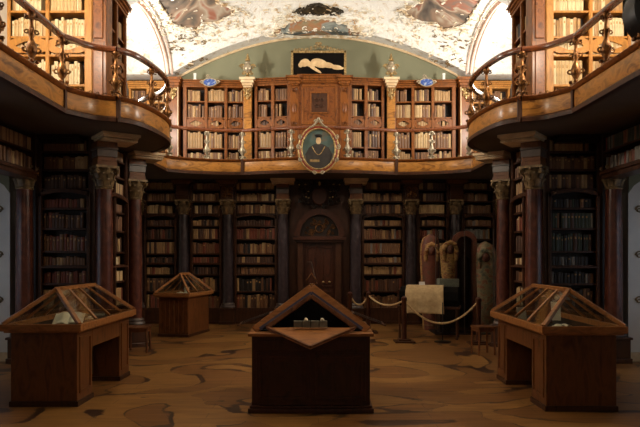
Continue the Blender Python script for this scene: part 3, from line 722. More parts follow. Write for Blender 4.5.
# ------------------------------------------------------------------ door
d = empty('door_1', (0,15.95,0), 0, 'carved dark wooden door in the middle of the end wall', 'door', None, 'structure')
MB().box(-.42,.42,.1,.16,.05,2.1).build('door_leaf', M['cab'], d)
m_ = MB()
for x0, x1 in ((-.36,-.04),(.04,.36)):
    for z0, z1 in ((.15,.85),(.95,2.0)):
        m_.box(x0,x1,.075,.1,z0,z0+.04).box(x0,x1,.075,.1,z1-.04,z1).box(x0,x0+.04,.075,.1,z0,z1).box(x1-.04,x1,.075,.1,z0,z1).box(x0+.08,x1-.08,.085,.1,z0+.08,z1-.08)
m_.build('door_panel', M['cab'], d, bevel=.004)
for x in (.1,.26): MB().lathe([(.03,0),(.03,.01),(.012,.02),(.012,.04),(.028,.05),(.028,.07),(.01,.085)], k=12).build('door_knob', M['gold'], d, smooth=True).location = (x,.08,1.08)
for o in d.children:
    if o.name.startswith('door_knob'): o.rotation_euler = (PI/2,0,0)
MB().box(-.56,-.42,.0,.2,0,2.1).box(.42,.56,.0,.2,0,2.1).build('door_frame', M['dark'], d, bevel=.01)
MB().box(-.62,.62,-.06,.2,2.1,2.16).box(-.66,.66,-.12,.2,2.16,2.22).box(-.6,.6,-.04,.2,2.22,2.26).build('lintel', M['cab'], d, bevel=.006)
# tympanum arch
m_ = MB(); n = 20; R0, R1 = .5, .64; zc = 2.26
for i in range(n):
    a, b_ = PI*i/n, PI*(i+1)/n
    m_.prism([(R0*math.cos(a),-.04,zc+R0*1.1*math.sin(a)),(R1*math.cos(a),-.04,zc+R1*1.1*math.sin(a)),(R1*math.cos(b_),-.04,zc+R1*1.1*math.sin(b_)),(R0*math.cos(b_),-.04,zc+R0*1.1*math.sin(b_))], (0,.2,0))
m_.build('arch', M['cab'], d)
MB().prism([(.5*math.cos(PI*i/20),.1,zc+.55*math.sin(PI*i/20)) for i in range(21)], (0,.05,0)).build('tympanum_board', M['darker'], d)
m_ = MB(); random.seed(5)
for i in range(34):
    t = random.uniform(.12,PI-.12); q = random.uniform(.16,.43)
    m_.scroll((q*math.cos(t),.08,zc+1.1*q*math.sin(t)), random.uniform(.03,.06), (1,0,0), (0,0,1), .009, 1.2, random.random()*6, random.choice((-1,1)))
m_.tube([(.1*math.cos(t),.07,zc+.2+.1*math.sin(t)) for t in [2*PI*i/16 for i in range(16)]], .018, 6, True)
m_.build('pierced_carving', M['bronze'], d, smooth=True)
MB().box(-.78,.78,.16,.3,0,3.7).build('surround_board', M['dark'], d)
m_ = MB()   # cartouche above
m_.prism([(.2*math.cos(t),-.04,3.28+.22*math.sin(t)) for t in [2*PI*i/24 for i in range(24)]], (0,.2,0)); m_.build('cartouche_shield', M['cab'], d, bevel=.02)
m_ = MB()
for q in (-1,1):
    for (x, z, R) in ((.28,3.5,.1),(.34,3.32,.11),(.3,3.12,.09),(.14,3.02,.07),(.45,3.46,.08),(.5,3.6,.07),(.14,3.56,.07),(.46,3.16,.07)):
        m_.scroll((q*x,-.03,z), R, (q,0,0), (0,0,1), .024, 1.4, random.random()*6, random.choice((-1,1)))
m_.build('carved_scrollwork', M['darker'], d, smooth=True)
m_ = MB()
for q in (-1,1):
    for (x, z) in ((.36,3.58),(.52,3.57),(.28,3.4),(.27,3.24),(.34,3.26)): m_.ball((q*x,-.06,z), .022, 6, (1.3,.6,.8))
m_.ball((0,-.08,3.6), .04, 8, (.8,.8,1.6)); m_.build('gilt_accent', M['gold'], d, smooth=True)

# ------------------------------------------------------------------ pictures
def ell(a, b, cx=0, cz=0, y=0, n=32): return [(cx+a*math.cos(2*PI*i/n), y, cz+b*math.sin(2*PI*i/n)) for i in range(n)]
p = empty('oval_portrait', (-.02,14.52,4.24), 0, 'oval portrait of a person in dark robe and cap, hung on the far gallery', 'picture')
MB().prism(ell(.38,.46), (0,.05,0)).build('canvas', M['teal'], p)
pp = MB(); pp.mi = 0
pp.prism([(-.27,-.006,-.33),(-.31,-.006,-.12),(-.22,-.006,.04),(-.09,-.006,.12),(.09,-.006,.12),(.24,-.006,.04),(.32,-.006,-.12),(.27,-.006,-.33),(.1,-.006,-.44),(-.1,-.006,-.44)], (0,.006,0))
pp.prism(ell(.085,.035,0,.32,-.012,14), (0,.012,0)); pp.box(-.07,.07,-.012,0,.27,.32)
o = pp.build('painted_figure', M['robe'], p)
MB().prism(ell(.06,.085,0,.2,-.009,16), (0,.009,0)).build('painted_face', M['skin'], p)
MB().tube([(-.15+.3*i/14, -.012, .06-.19*math.sin(PI*i/14)) for i in range(15)], .009, 5).box(-.2,.02,-.012,0,-.3,-.24).build('painted_chain', M['gold'], p, smooth=True)
MB().tube(ell(.43,.51), .034, 8, True).build('red_frame_band', M['redlac'], p, smooth=True)
MB().tube(ell(.395,.475,0,0,-.02), .022, 8, True).tube(ell(.47,.55,0,0,-.01), .022, 8, True).build('gilt_frame_moulding', M['gold'], p, smooth=True)
FO = lambda m_: m_.build('frame_ornament', M['silver'], p, smooth=True)
for q in (-1,1):
    FO(MB().tube([(q*.02,-.03,.68),(q*.07,-.03,.6),(q*.13,-.03,.53),(q*.2,-.03,.5)], .025, 6).scroll((q*.05,-.02,.64), .05, (q,0,0), (0,0,1), .016))
    FO(MB().scroll((q*.09,-.02,-.55), .05, (q,0,0), (0,0,1), .016)); FO(MB().scroll((q*.45,-.03,.05), .06, (0,0,1), (q,0,0), .018)); FO(MB().scroll((q*.42,-.03,.28), .05, (0,0,1), (q,0,0), .014))
    FO(MB().scroll((q*.42,-.03,-.25), .05, (0,0,1), (q,0,0), .014))
FO(MB().ball((0,-.03,.7), .04, 8))
p = empty('reclining_figure_painting', (-.02,15.9,6.335), 0, 'dark painting of a pale reclining figure standing on the far cornice', 'picture')
MB().box(-.66,.66,.02,.05,.04,.62).build('canvas', M['black'], p)
m_ = MB(); ly = 0
for cx, cz, a, b_, t in ((-.36,.36,.13,.1,.3),(-.24,.33,.16,.07,-.5),(.02,.35,.22,.11,-.25),(.24,.3,.16,.07,-.2),(.42,.26,.17,.045,-.05),(.5,.22,.15,.04,.0),(-.1,.2,.2,.035,-.55),(-.46,.3,.06,.06,0)):
    ly += .0015
    m_.prism([(cx+a*math.cos(u)*math.cos(t)-b_*math.sin(u)*math.sin(t), .015-ly, cz+a*math.cos(u)*math.sin(t)+b_*math.sin(u)*math.cos(t)) for u in [2*PI*i/18 for i in range(18)]], (0,.01,0))
m_.build('painted_figure', M['skin'], p)
m_ = MB().box(-.71,-.65,0,.06,0,.67).box(.65,.71,0,.06,0,.67).box(-.71,.71,0,.06,0,.05).box(-.71,.71,0,.06,.61,.67); m_.build('frame', M['gold'], p, bevel=.008)
m_ = MB()
for i in range(13):
    x = -.6+1.2*i/12; z = .68+.1*math.exp(-(x/.3)**2)
    m_.scroll((x,.02,z), .045, (1,0,0), (0,0,1), .012, 1.2, i, 1 if i < 7 else -1)
m_.scroll((-.03,.02,.84), .05, (-1,0,0), (0,0,1), .012).scroll((.03,.02,.84), .05, (1,0,0), (0,0,1), .012)
m_.build('frame_crest', M['gold'], p, smooth=True)

# black drum at the right edge
p = empty('black_drum_lamp', (3.78,6.9,4.44), 0, 'large black round drum housing on the right gallery ledge at the picture edge', 'lamp housing')
def drum(r, a, b_): return [(r*math.cos(2*PI*i/40), a, r*math.sin(2*PI*i/40)) for i in range(40)], (0,b_-a,0)
m_ = MB(); n = 40
for prof in ([(.34,-.12),(.345,-.1),(.345,.14),(.30,.18),(.24,.18),(.24,-.04),(.27,-.12)],):
    for j in range(len(prof)):
        pass
    k_ = len(prof); b0 = m_.av([(prof[j][0]*math.cos(2*PI*i/n), prof[j][1], prof[j][0]*math.sin(2*PI*i/n)) for i in range(n) for j in range(k_)])
    for i in range(n): m_.af([(b0+i*k_+j, b0+i*k_+(j+1)%k_, b0+((i+1)%n)*k_+(j+1)%k_, b0+((i+1)%n)*k_+j) for j in range(k_)])
m_.build('housing', M['blackm'], p, smooth=True)
q_, v_ = drum(.24,-.02,.02); MB().prism(q_, v_).build('front_disc', M['lens'], p)
MB().box(-.2,.2,-.1,.12,-.36,-.3).box(-.03,.03,-.02,.04,-.34,-.3).build('foot', M['blackm'], p)

# ------------------------------------------------------------------ display cases
def glazed_roof(parent, w, l, z, h, hip, bars, m_top):
    """hipped glass roof; slab centre at 0,0"""
    c = [(-w/2,-l/2,z),(w/2,-l/2,z),(w/2,l/2,z),(-w/2,l/2,z)]; r = [(0,-l/2+hip,z+h),(0,l/2-hip,z+h)]
    for a, b_ in ((c[0],r[0]),(c[1],r[0]),(c[2],r[1]),(c[3],r[1])): MB().bar(a, b_, .045, .045).build('hip_rail', m_top, parent, bevel=.004)
    MB().bar(r[0], r[1], .06, .045).build('ridge_rail', m_top, parent, bevel=.004)
    for s_ in (-1,1):
        for i in range(1, bars+1):
            t = i/(bars+1); y0 = -l/2+.06+(l-.12)*t; y1 = -l/2+hip+(l-2*hip)*t
            MB().bar((s_*(w/2-.01),y0,z+.01),(0,y1,z+h), .028, .028).build('glazing_bar', m_top, parent)
    for a in ((c[0],c[1],r[0]),(c[2],c[3],r[1]),(c[1],c[2],r[1],r[0]),(c[3],c[0],r[0],r[1])):
        v = [Vector(q) for q in a]; nrm = (v[1]-v[0]).cross(v[2]-v[0]).normalized()*.004
        MB().prism(v, nrm).build('glass_pane', M['glass'], parent)
def display_case(label, loc, rz, w, l, ridge=.42, kneehole=True, mat='case', bars=3):
    r = empty('display_case', loc, rz, label, 'display case')
    m = M[mat]; h = .85; x0, x1 = -w/2, w/2; y0, y1 = -l/2, l/2
    if kneehole:
        a, b_ = y0+.47, y1-.42
        MB().box(x0,x1,y0,a,.06,h).build('end_cabinet', m, r, bevel=.006)
        MB().box(x0,x1,b_,y1,.06,h).build('end_cabinet', m, r, bevel=.006)
        MB().box(x0,x1,a,b_,.62,h).build('kneehole_rail', m, r, bevel=.006)
        MB().box(-.02,.02,a,b_,.1,.62).build('kneehole_back', M['darker'], r)
        for s_ in (-1,1):
            for (ya, yb) in ((y0+.06,a-.06),(b_+.06,y1-.06)):
                mm = MB(); X = s_*w/2; e = s_*.012
                mm.box(X,X+e,ya,yb,.14,.17).box(X,X+e,ya,yb,.76,.79).box(X,X+e,ya,ya+.03,.17,.76).box(X,X+e,yb-.03,yb,.17,.76); mm.build('panel_moulding', m, r)
        MB().box(x0-.015,x1+.015,y0-.015,a+.015,0,.06).build('plinth', M['dark'], r, bevel=.005); MB().box(x0-.015,x1+.015,b_-.015,y1+.015,0,.06).build('plinth', M['dark'], r, bevel=.005)
    else:
        MB().box(x0,x1,y0,y1,.06,h).build('cabinet', m, r, bevel=.006)
        mm = MB()
        k = 7
        for i in range(k):
            xx = x0+.03+(w-.06)*i/(k-1); mm.box(xx-.02,xx+.02,y0-.01,y0,.1,h-.05)
        mm.build('front_board', m, r); MB().box(x0-.015,x1+.015,y0-.015,y1+.015,0,.06).build('plinth', M['dark'], r, bevel=.005)
    W, L = w+.16, l+.2
    t = MB().box(-W/2+.03,W/2-.03,-L/2+.03,L/2-.03,h,h+.02).box(-W/2,W/2,-L/2,-L/2+.07,h+.02,h+.1).box(-W/2,W/2,L/2-.07,L/2,h+.02,h+.1).box(-W/2,-W/2+.07,-L/2+.07,L/2-.07,h+.02,h+.1).box(W/2-.07,W/2,-L/2+.07,L/2-.07,h+.02,h+.1).build('table_frame', M['casetop'], r, bevel=.006)
    MB().box(-W/2+.07,W/2-.07,-L/2+.07,L/2-.07,h+.02,h+.04).build('display_bed', M['darker'], r)
    glazed_roof(r, W-.05, L-.05, h+.1, ridge-.04, .42, bars, M['casetop'])
    return r
display_case('long display case with glazed roof at the left front, open cream book inside', (-3.14,8.07,0), 0, .76, 1.92)
display_case('long display case with glazed roof at the right front, propped papers inside', (2.91,7.83,0), 0, .78, 1.88)
display_case('small cherry display case with pointed glass roof far back on the left', (-3.02,13.95,0), math.radians(-12), .68, 1.15, .44, False, 'case', 2)

def open_book(name, label, loc, rz, w=.3, h=.22, tilt=0, mat='vellum'):
    r = empty(name, loc, rz, label, 'book')
    m_ = MB()
    def pg(s_): return lambda u, v: (s_*u*w/2, -h/2+h*v, .012+.028*math.sin(PI*min(1,u*1.15))*(1-.3*u))
    m1 = MB().grid(pg(-1), 8, 2).grid(pg(1), 8, 2); m1.box(-w/2,w/2,-h/2,h/2,.004,.014); m1.build('page_block', M[mat], r, smooth=True)
    MB().box(-w/2-.01,w/2+.01,-h/2-.01,h/2+.01,0,.005).build('cover', BM[4], r)
    r.rotation_euler = (tilt, 0, rz); return r
BZ = .892
open_book('open_book', 'cream open book propped in the left front display case', (-3.03,7.55,BZ+.06), .2, .34, .26, .42)
MB_ = MB().prism([(-.16,-.12,0),(.16,-.12,0),(.16,.14,.13),(-.16,.14,.0)],(0,0,-.001))
def card(label, loc, rz, w, h, tilt, mat, cat='paper', name='propped_paper'):
    o = MB().box(-w/2,w/2,0,.006,0,h).build(name, M[mat]); o.location = loc; o.rotation_euler = (-tilt,0,rz); tag(o, label, cat); return o
def block_book(label, loc, rz, w, d_, h, mi, name='closed_book'):
    r = empty(name, loc, rz, label, 'book')
    MB().box(-w/2,w/2,-d_/2,d_/2,0,.008).box(-w/2,w/2,-d_/2,d_/2,h-.008,h).box(-w/2,-w/2+.01,-d_/2,d_/2,.008,h-.008).build('cover', BM[mi], r, bevel=.002)
    MB().box(-w/2+.01,w/2-.01,-d_/2+.01,d_/2-.01,.008,h-.008).build('page_block', M['vellum'], r)
open_book('open_book', 'small pale open book deeper inside the left front display case', (-3.05,8.2,BZ), .5, .24, .18, .0)
block_book('brown closed book at the far end of the left front display case', (-3.1,8.72,BZ), .3, .2, .16, .05, 3)
card('white card leaning in the right front display case beside the glazing bars', (2.65,8.1,BZ), .35, .14, .17, .15, 'vellum')
card('cream sheet leaning near the right side of the right front display case', (3.07,8.05,BZ), -.2, .12, .24, .12, 'vellum')
card('dark upright board in the middle of the right front display case', (2.91,8.12,BZ), -.1, .16, .3, .1, 'greyband', 'board', 'upright_board')
card('rusty brown figured panel leaning beneath the ridge of the right front display case', (2.83,7.72,BZ), .2, .16, .3, .2, 'coffinred', 'panel', 'figured_panel')
open_book('open_book', 'small open book lying flat near the front of the right front display case', (2.85,7.25,BZ), .1, .2, .14)
open_book('open_book', 'white open book inside the small far display case', (-3.05,13.8,BZ), -.2, .32, .22, .2)
card('pale card standing behind the open book in the small far display case', (-3.0,14.05,BZ), -.2, .12, .16, .2, 'vellum')

# ---- centre case
r = empty('display_cabinet', (-.085,7.45,0), 0, 'dark two-door cabinet with pointed display top and triangular flap, front centre', 'display cabinet')
w, l = 1.3, 1.22; y0 = -.61
MB().box(-w/2,w/2,y0,-y0,.08,.84).build('cabinet', M['cab'], r, bevel=.006)
MB().box(-.69,.69,y0-.04,-y0+.04,.0,.05).box(-.67,.67,y0-.025,-y0+.025,.05,.08).build('plinth', M['cab'], r, bevel=.008)
MB().box(-.69,.69,y0-.04,-y0+.04,.84,.875).build('cabinet_top', M['casetop'], r, bevel=.006)
for s_ in (-1,1):
    x0, x1 = (s_*.02, s_*.6); x0, x1 = min(x0,x1), max(x0,x1)
    dd = MB().box(x0,x1,y0-.012,y0,.13,.66).build('door', M['cab'], r, bevel=.004)
    mm = MB().box(x0+.03,x1-.03,y0-.024,y0-.012,.15,.18).box(x0+.03,x1-.03,y0-.024,y0-.012,.61,.64).box(x0+.03,x0+.06,y0-.024,y0-.012,.18,.61).box(x1-.06,x1-.03,y0-.024,y0-.012,.18,.61); mm.build('door_moulding', M['cab'], dd, bevel=.004)
    q = (x0+x1)/2; mm = MB().prism([(q+.17*math.cos(t),y0-.02,.395+.19*math.sin(t)*(1+.15*math.cos(2*t))) for t in [2*PI*i/24 for i in range(24)]], (0,.01,0)); mm.build('burr_field', M['dark'], dd)
MB().box(-.6,.6,y0-.014,y0,.69,.8).build('drawer_front', M['cab'], r, bevel=.004)
# pointed top: outer and inner gable frames, leaning back
zt = .885; yb = y0+.16
A, B_, P_ = Vector((-.64,yb,zt)), Vector((.64,yb,zt)), Vector((0,yb+.22,1.35))
for a, b_ in ((A,P_),(B_,P_)): MB().bar(a, b_, .09, .05, (0,-1,.3)).build('gable_rail', M['casetop'], r, bevel=.005)
A2, B2, P2 = Vector((-.5,yb-.03,zt+.03)), Vector((.5,yb-.03,zt+.03)), Vector((0,yb+.16,1.26))
for a, b_ in ((A2,P2),(B2,P2)): MB().bar(a, b_, .05, .04, (0,-1,.3)).build('inner_gable_rail', M['case'], r, bevel=.005)
m_ = MB()
for s_ in (-1,1): m_.bar((s_*.575,yb-.02,zt+.02),(0,yb+.18,1.3), .035, .012, (0,-1,.3))
m_.build('reflection_strip', M['lens'], r)  # purple strips paint in the reflection of the side glass
MB().bar(P_, P_+Vector((0,.72,0)), .06, .05).build('ridge_rail', M['casetop'], r)
for s_ in (-1,1):
    Q = Vector((s_*.64,.6,zt)); MB().bar(Q, P_+Vector((0,.72,0)), .05, .05).build('hip_rail', M['casetop'], r)
    v = [Vector((s_*.64,yb,zt)), Q, P_+Vector((0,.72,0)), P_]; MB().prism(v, (s_*.004,0,.004)).build('glass_pane', M['glass'], r)
MB().prism([Vector((-.64,.6,zt)), Vector((.64,.6,zt)), P_+Vector((0,.72,0))], (0,.004,.003)).build('glass_pane', M['glass'], r)
MB().box(-.6,.6,yb,.58,.876,.886).build('display_bed', M['black'], r)
MB().prism([(-.6,yb+.16,.89),(.6,yb+.16,.89),(.0,yb+.29,1.31)], (0,.01,0)).build('interior_shade', M['black'], r)  # black sheet added to paint the shade inside the pointed top
# fold-down triangular flap
fa, fb, fc = Vector((-.49,y0+.1,.925)), Vector((.49,y0+.1,.925)), Vector((0,y0-.5,.795))
fl = MB().prism([fa,fb,fc], (0,0,-.03)).build('triangular_flap', M['casetop'], r, bevel=.004)
m_ = MB().bar(fa, fc, .035, .02).bar(fb, fc, .035, .02); m_.build('flap_edging', M['case'], fl)
# glazed side wings
for s_ in (-1,1):
    wg = MB().prism([(s_*.5,.12,1.03),(s_*.9,.05,.885),(s_*.9,.5,.885),(s_*.5,.5,1.03)], (0,0,-.01)).build('side_wing', M['cab'], r)
    for yy in (.14,.3): MB().bar((s_*.52,yy,1.03),(s_*.86,yy,.905), .018, .012).build('wing_rail', M['greyband'], wg)
# instrument on the flap
h = empty('display_block', (-.09+.0,7.45+y0+.05,.93), 0, 'small grey four-part display block on the flap of the centre cabinet', 'instrument')
for i in range(4): MB().box(-.185+.094*i,-.185+.094*i+.088,-.02,.02,0,.075).build('block_segment', M['grey'], h, bevel=.004)
for x in (-.05,.13): MB().ball((x,0,.085), .022, 8).build('white_knob', M['vellum'], h, smooth=True)
# brass loop and slanted rod
o = MB().tube([Vector((0,0,0)),(-.055,0,.02),(-.06,0,.05),(-.03,0,.09),(0,0,.14),(.03,0,.09),(.06,0,.05),(.055,0,.02)], .008, 6, True).ball((0,0,0), .018, 8).build('brass_loop', M['bronze'], smooth=True)
o.location = (-.085,7.47-.02+.3,1.378); tag(o, 'small brass loop ornament standing on the ridge of the centre cabinet', 'ornament')
o.location = (-.085,7.45+yb+.3,1.385)
o = MB().tube([(0,0,0),(-.035,0,.13),(-.07,0,.28)], .008, 6).tube([(-.07,0,.28),(-.12,0,.28)], .005, 6).build('slanted_rod', M['greyband'], smooth=True)
o.location = (-.025,7.9,1.37); tag(o, 'thin slanted metal rod rising from the ridge of the centre cabinet', 'rod')

# ------------------------------------------------------------------ rope barrier
def stanchion(label, x, y):
    r = empty('stanchion', (x,y,0), 0, label, 'barrier post')
    MB().box(-.2,.2,-.2,.2,0,.03).box(-.12,.12,-.12,.12,.03,.06).build('base_plate', M['dark'], r, bevel=.005)
    MB().lathe([(.055,.06),(.05,.1),(.05,.84),(.06,.86),(.055,.9),(.02,.93)], k=16).build('post', M['cab'], r, smooth=True)
    MB().tube([(-.06,0,.84),(0,0,.87),(.06,0,.84)], .01, 6).build('hook', M['bronze'], r, smooth=True)
st = [(.70,14.2),(1.12,14.2),(1.72,12.6),(3.15,12.3)]
for (x, y), l_ in zip(st, ('wooden rope post farthest left, nearest the door','slim wooden rope post, second from the door','wooden rope post with square base in front of the draped table','wooden rope post before the painted coffins, farthest right')): stanchion(l_, x, y)
for i, (sag, lab) in enumerate(((.22,'short cream rope sagging between the two posts nearest the door'),(.16,'cream rope sagging left of the draped table'),(.46,'long cream rope sagging in front of the draped table'))):
    a, b_ = st[i], st[i+1]
    P = [(a[0]+(b_[0]-a[0])*t, a[1]+(b_[1]-a[1])*t, .85-sag*4*t*(1-t)) for t in [j/20 for j in range(21)]]
    tag(MB().tube(P, .02, 8).build('barrier_rope', M['rope'], smooth=True), lab, 'rope')

# ------------------------------------------------------------------ draped shrine, coffins
r = empty('lying_coffin', (2.3,13.3,0), math.radians(-16), 'dark glazed coffin box on legs, mostly hidden under a cream cloth', 'coffin')
oct_ = lambda x: [(x,-.24,.72),(x,-.3,.86),(x,-.24,1.04),(x,-.1,1.14),(x,.1,1.14),(x,.24,1.04),(x,.3,.86),(x,.24,.72)]
MB().prism(oct_(-.55), (1.22,0,0)).build('coffin_body', M['black'], r, bevel=.01)
MB().box(-.6,.7,-.26,.26,.66,.72).build('table_frame', M['dark'], r, bevel=.006)
for x in (-.55,.64):
    for y in (-.22,.22): MB().lathe([(.028,.0),(.02,.3),(.03,.66)], (x,y,0), 10).build('leg', M['dark'], r, smooth=True)
MB().box(-.6,-.57,-.2,.2,.74,1.08).build('end_board', M['cab'], r)
m_ = MB()
prof = [(-.36,.58),(-.345,.72),(-.335,.86),(-.262,1.05),(-.11,1.155),(.11,1.155),(.262,1.05),(.33,.86)]
def cl(u, v):
    i = v*(len(prof)-1); j = min(int(i), len(prof)-2); t = i-j
    y = prof[j][0]+(prof[j+1][0]-prof[j][0])*t; z = prof[j][1]+(prof[j+1][1]-prof[j][1])*t
    return (-.42+.76*u+.02*math.sin(9*u)*(1-v)+.05*(1-v)*u, y-.012*math.sin(14*u)*(1-v), z-.03*u*(1-v)*0)
m_.grid(cl, 24, 28); c = m_.build('draped_cloth', M['cloth'], smooth=True); c.location = (2.3,13.3,-.04); c.rotation_euler = (0,0,math.radians(-16)); r.scale = (1,1,.955)
sd = c.modifiers.new('thick','SOLIDIFY'); sd.thickness = .008; sd.offset = 1
tag(c, 'cream linen cloth draped over the dark coffin box', 'cloth')
o = MB().prism([(-.06,-.03,0),(.06,-.03,0),(.06,.0,.07),(-.06,0,.07)], (0,.04,0)).build('white_tag', M['white']); o.location = (2.2,13.33,1.12); tag(o, 'tiny white tent card on the draped cloth', 'card')
r = empty('thin_stand', (2.5,12.6,0), 0, 'thin dark metal pole on a round black base, in front of the draped coffin', 'stand')
MB().lathe([(.17,0),(.17,.015),(.05,.03),(.012,.035)], k=24).build('round_base', M['blackm'], r, smooth=True)
MB().lathe([(.011,.03),(.011,.8)], k=8).build('pole', M['blackm'], r, smooth=True)
def coffin(label, loc, rz, w, h, z0, mat, mat2, head=True):
    r = empty('upright_coffin', loc, rz, label, 'coffin')
    out = []
    for t in [i/24 for i in range(25)]:
        z = z0+(h-z0)*t
        if t < .72: hw = w/2*(.72+.28*(t/.72)**.8)
        else: hw = w/2*(max(0,1-((t-.72)/.28)**3.2))**.42*.97+.015
        out.append((hw, z))
    poly = [(x,0,z) for x, z in out]+[(-x,0,z) for x, z in out[::-1]]
    MB().prism(poly, (0,.14,0)).build('case', mat, r, bevel=.03)
    m_ = MB(); k = 12
    def fr(u, v):
        hw, z = out[min(24,int(v*24))]; a = PI*u; return (-hw*.92*math.cos(a), -.02-.13*math.sin(a)*min(1,hw/(w/2)), z)
    m_.grid(fr, 12, 24); m_.build('painted_lid', mat2, r, smooth=True)
    zh = h-.28*(h-z0)*.62
    if head:
        MB().ball((0,-.15,zh), .1, 12, (.85,.6,1.15)).ball((0,-.22,zh-.01), .018, 6, (1,1,1.6)).ball((-.035,-.2,zh+.025), .012, 6).ball((.035,-.2,zh+.025), .012, 6).build('carved_face', M['coffinred'], r, smooth=True)
        m_ = MB().tube([(-.13,-.1,zh-.25),(-.14,-.13,zh-.05),(-.1,-.14,zh+.1),(0,-.14,zh+.15),(.1,-.14,zh+.1),(.14,-.13,zh-.05),(.13,-.1,zh-.25)], [.045,.06,.06,.06,.06,.06,.045], 8); m_.build('headdress', mat, r, smooth=True)
    m_ = MB()
    for i in range(5):
        z = z0+.12+(zh-z0-.4)*i/5; MB().tube([(w*.36*q, -.15+abs(q)*.09, z) for q in (-1,-.6,-.2,.2,.6,1)], .009, 5).build('painted_band', M['stone'], r, smooth=True)
    return r
coffin('tall painted coffin with reddish face, leftmost of the upright coffins', (2.64,14.75,0), 0, .46, 2.27, 0, M['coffinochre'], M['coffinred'])
coffin('painted greenish coffin with red face at the far right behind the rope post', (3.76,14.1,0), -.15, .5, 2.08, 0, M['coffingreen'], M['coffingreen'])
r = empty('mummy_pedestal', (2.93,14.2,0), 0, 'grey block pedestal carrying the ochre mummy bust', 'pedestal')
MB().box(-.21,.21,-.18,.18,.0,.95).build('plinth_body', M['darker'], r, bevel=.008); MB().box(-.22,.22,-.19,.19,.95,1.23).build('grey_top_block', M['grey'], r, bevel=.008)
r = coffin('small ochre painted mummy standing on a grey block', (2.95,14.15,0), 0, .38, 2.04, 1.235, M['coffinochre'], M['coffinochre'])
r = empty('open_coffin', (3.32,14.3,0), -.1, 'dark red arch-topped open coffin between the mummy bust and the greenish coffin', 'coffin')
def archp(w, z1, y, n=12): return [(w/2,y,0)]+[(w/2*math.cos(PI*i/n), y, z1-w/2+w/2*math.sin(PI*i/n)) for i in range(n+1)]+[(-w/2,y,0)]
oa, ia = archp(.54,2.32,-.22), archp(.36,2.2,-.22); m_ = MB(); k = len(oa)
b0 = m_.av(oa+ia+[(x,.2,z) for x,_,z in oa]+[(x,.14,z) for x,_,z in ia])
for i in range(k-1): m_.af([(b0+i,b0+i+1,b0+k+i+1,b0+k+i),(b0+i,b0+2*k+i,b0+2*k+i+1,b0+i+1),(b0+k+i,b0+k+i+1,b0+3*k+i+1,b0+3*k+i)])
m_.build('arched_shell', M['coffinred'], r)
MB().prism([(x,.15,z) for x,_,z in oa], (0,.05,0)).build('back_board', M['cab'], r)
m_ = MB().lathe([(.1,.1),(.13,.8),(.15,1.4),(.12,1.7),(.05,1.75)], (0,.05,0), 14, 1, .6); m_.build('dark_inner_figure', M['darker'], r, smooth=True)
r = empty('glass_vitrine', (3.2,14.2,0), 0, 'tall thin-edged glass case around the mummy and the open coffin', 'vitrine')
for x in (-.62,.02,.66): 
    MB().box(x-.008,x+.008,-.42,-.404,.02,2.35).build('corner_post', M['greyband'], r)
MB().box(-.63,.67,-.42,.45,0,.02).build('base', M['blackm'], r)
MB().box(-.63,.67,-.414,-.410,.02,2.35).build('glass_pane', M['glass'], r)

# ------------------------------------------------------------------ stools
def stool(label, loc, rz, w=.36, h=.46):
    r = empty('stool', loc, rz, label, 'stool')
    MB().box(-w/2,w/2,-w/2,w/2,h-.03,h).build('seat', M['case'], r, bevel=.006)
    for x in (-1,1):
        for y in (-1,1): MB().bar((x*(w/2-.03),y*(w/2-.03),h-.03),(x*(w/2-.02),y*(w/2-.02),0), .028, .028).build('leg', M['case'], r)
    MB().box(-w/2+.03,w/2-.03,-w/2+.02,-w/2+.035,h-.09,h-.03).box(-w/2+.03,w/2-.03,w/2-.035,w/2-.02,h-.09,h-.03).box(-w/2+.02,-w/2+.035,-w/2+.03,w/2-.03,h-.09,h-.03).box(w/2-.035,w/2-.02,-w/2+.03,w/2-.03,h-.09,h-.03).build('apron', M['case'], r)
stool('low wooden stool behind the left front display case', (-3.28,11.3,0), .1, .4)
stool('low wooden stool with thin legs behind the right front display case', (2.9,11.0,0), .2, .34, .5)

# ------------------------------------------------------------------ camera
cam = bpy.data.objects.new('camera', bpy.data.cameras.new('camera')); C.objects.link(cam)
cam.location = (.015,0,CZ); cam.rotation_euler = (PI/2,0,0); cam.data.sensor_width = 36; cam.data.lens = F/640*36
cam.data.shift_y = (HY-213.5)/640; cam.data.clip_end = 100
bpy.context.scene.camera = cam

# ------------------------------------------------------------------ books: the 300 that show largest one by one, the rest together
bpy.context.view_layer.update()
dg = bpy.context.evaluated_depsgraph_get(); sc = bpy.context.scene; CL = Vector(cam.location)
for b in BOOKS:
    T = b['T']; c = T @ Vector((b['x'], b['y']-.004, b['z']+b['h']*.55)); d = c-CL; L = d.length
    px = 320+F*d.x/d.y; py = HY-F*d.z/d.y
    nrm = (T.to_3x3() @ Vector((0,-1,0))); face = max(0, -nrm.dot(d)/L)
    b['px'] = px; b['py'] = py; b['size'] = b['w']*b['h']*(F/d.y)**2*face
    vis = 2 < px < 638 and 2 < py < 425 and face > .05
    if vis:
        o_, rem, dr = CL.copy(), L-.03, d.normalized()
        for _ in range(5):
            ok, loc, nn, ix, ob, mm = sc.ray_cast(dg, o_, dr, distance=rem)
            if not ok: break
            if ob.name.startswith('glass_pane'): 
                rem -= (loc-o_).length+.002; o_ = loc+dr*.002; continue
            vis = False; break
    b['vis'] = vis
BOOKS.sort(key=lambda b: (-b['vis'], -b['size']))
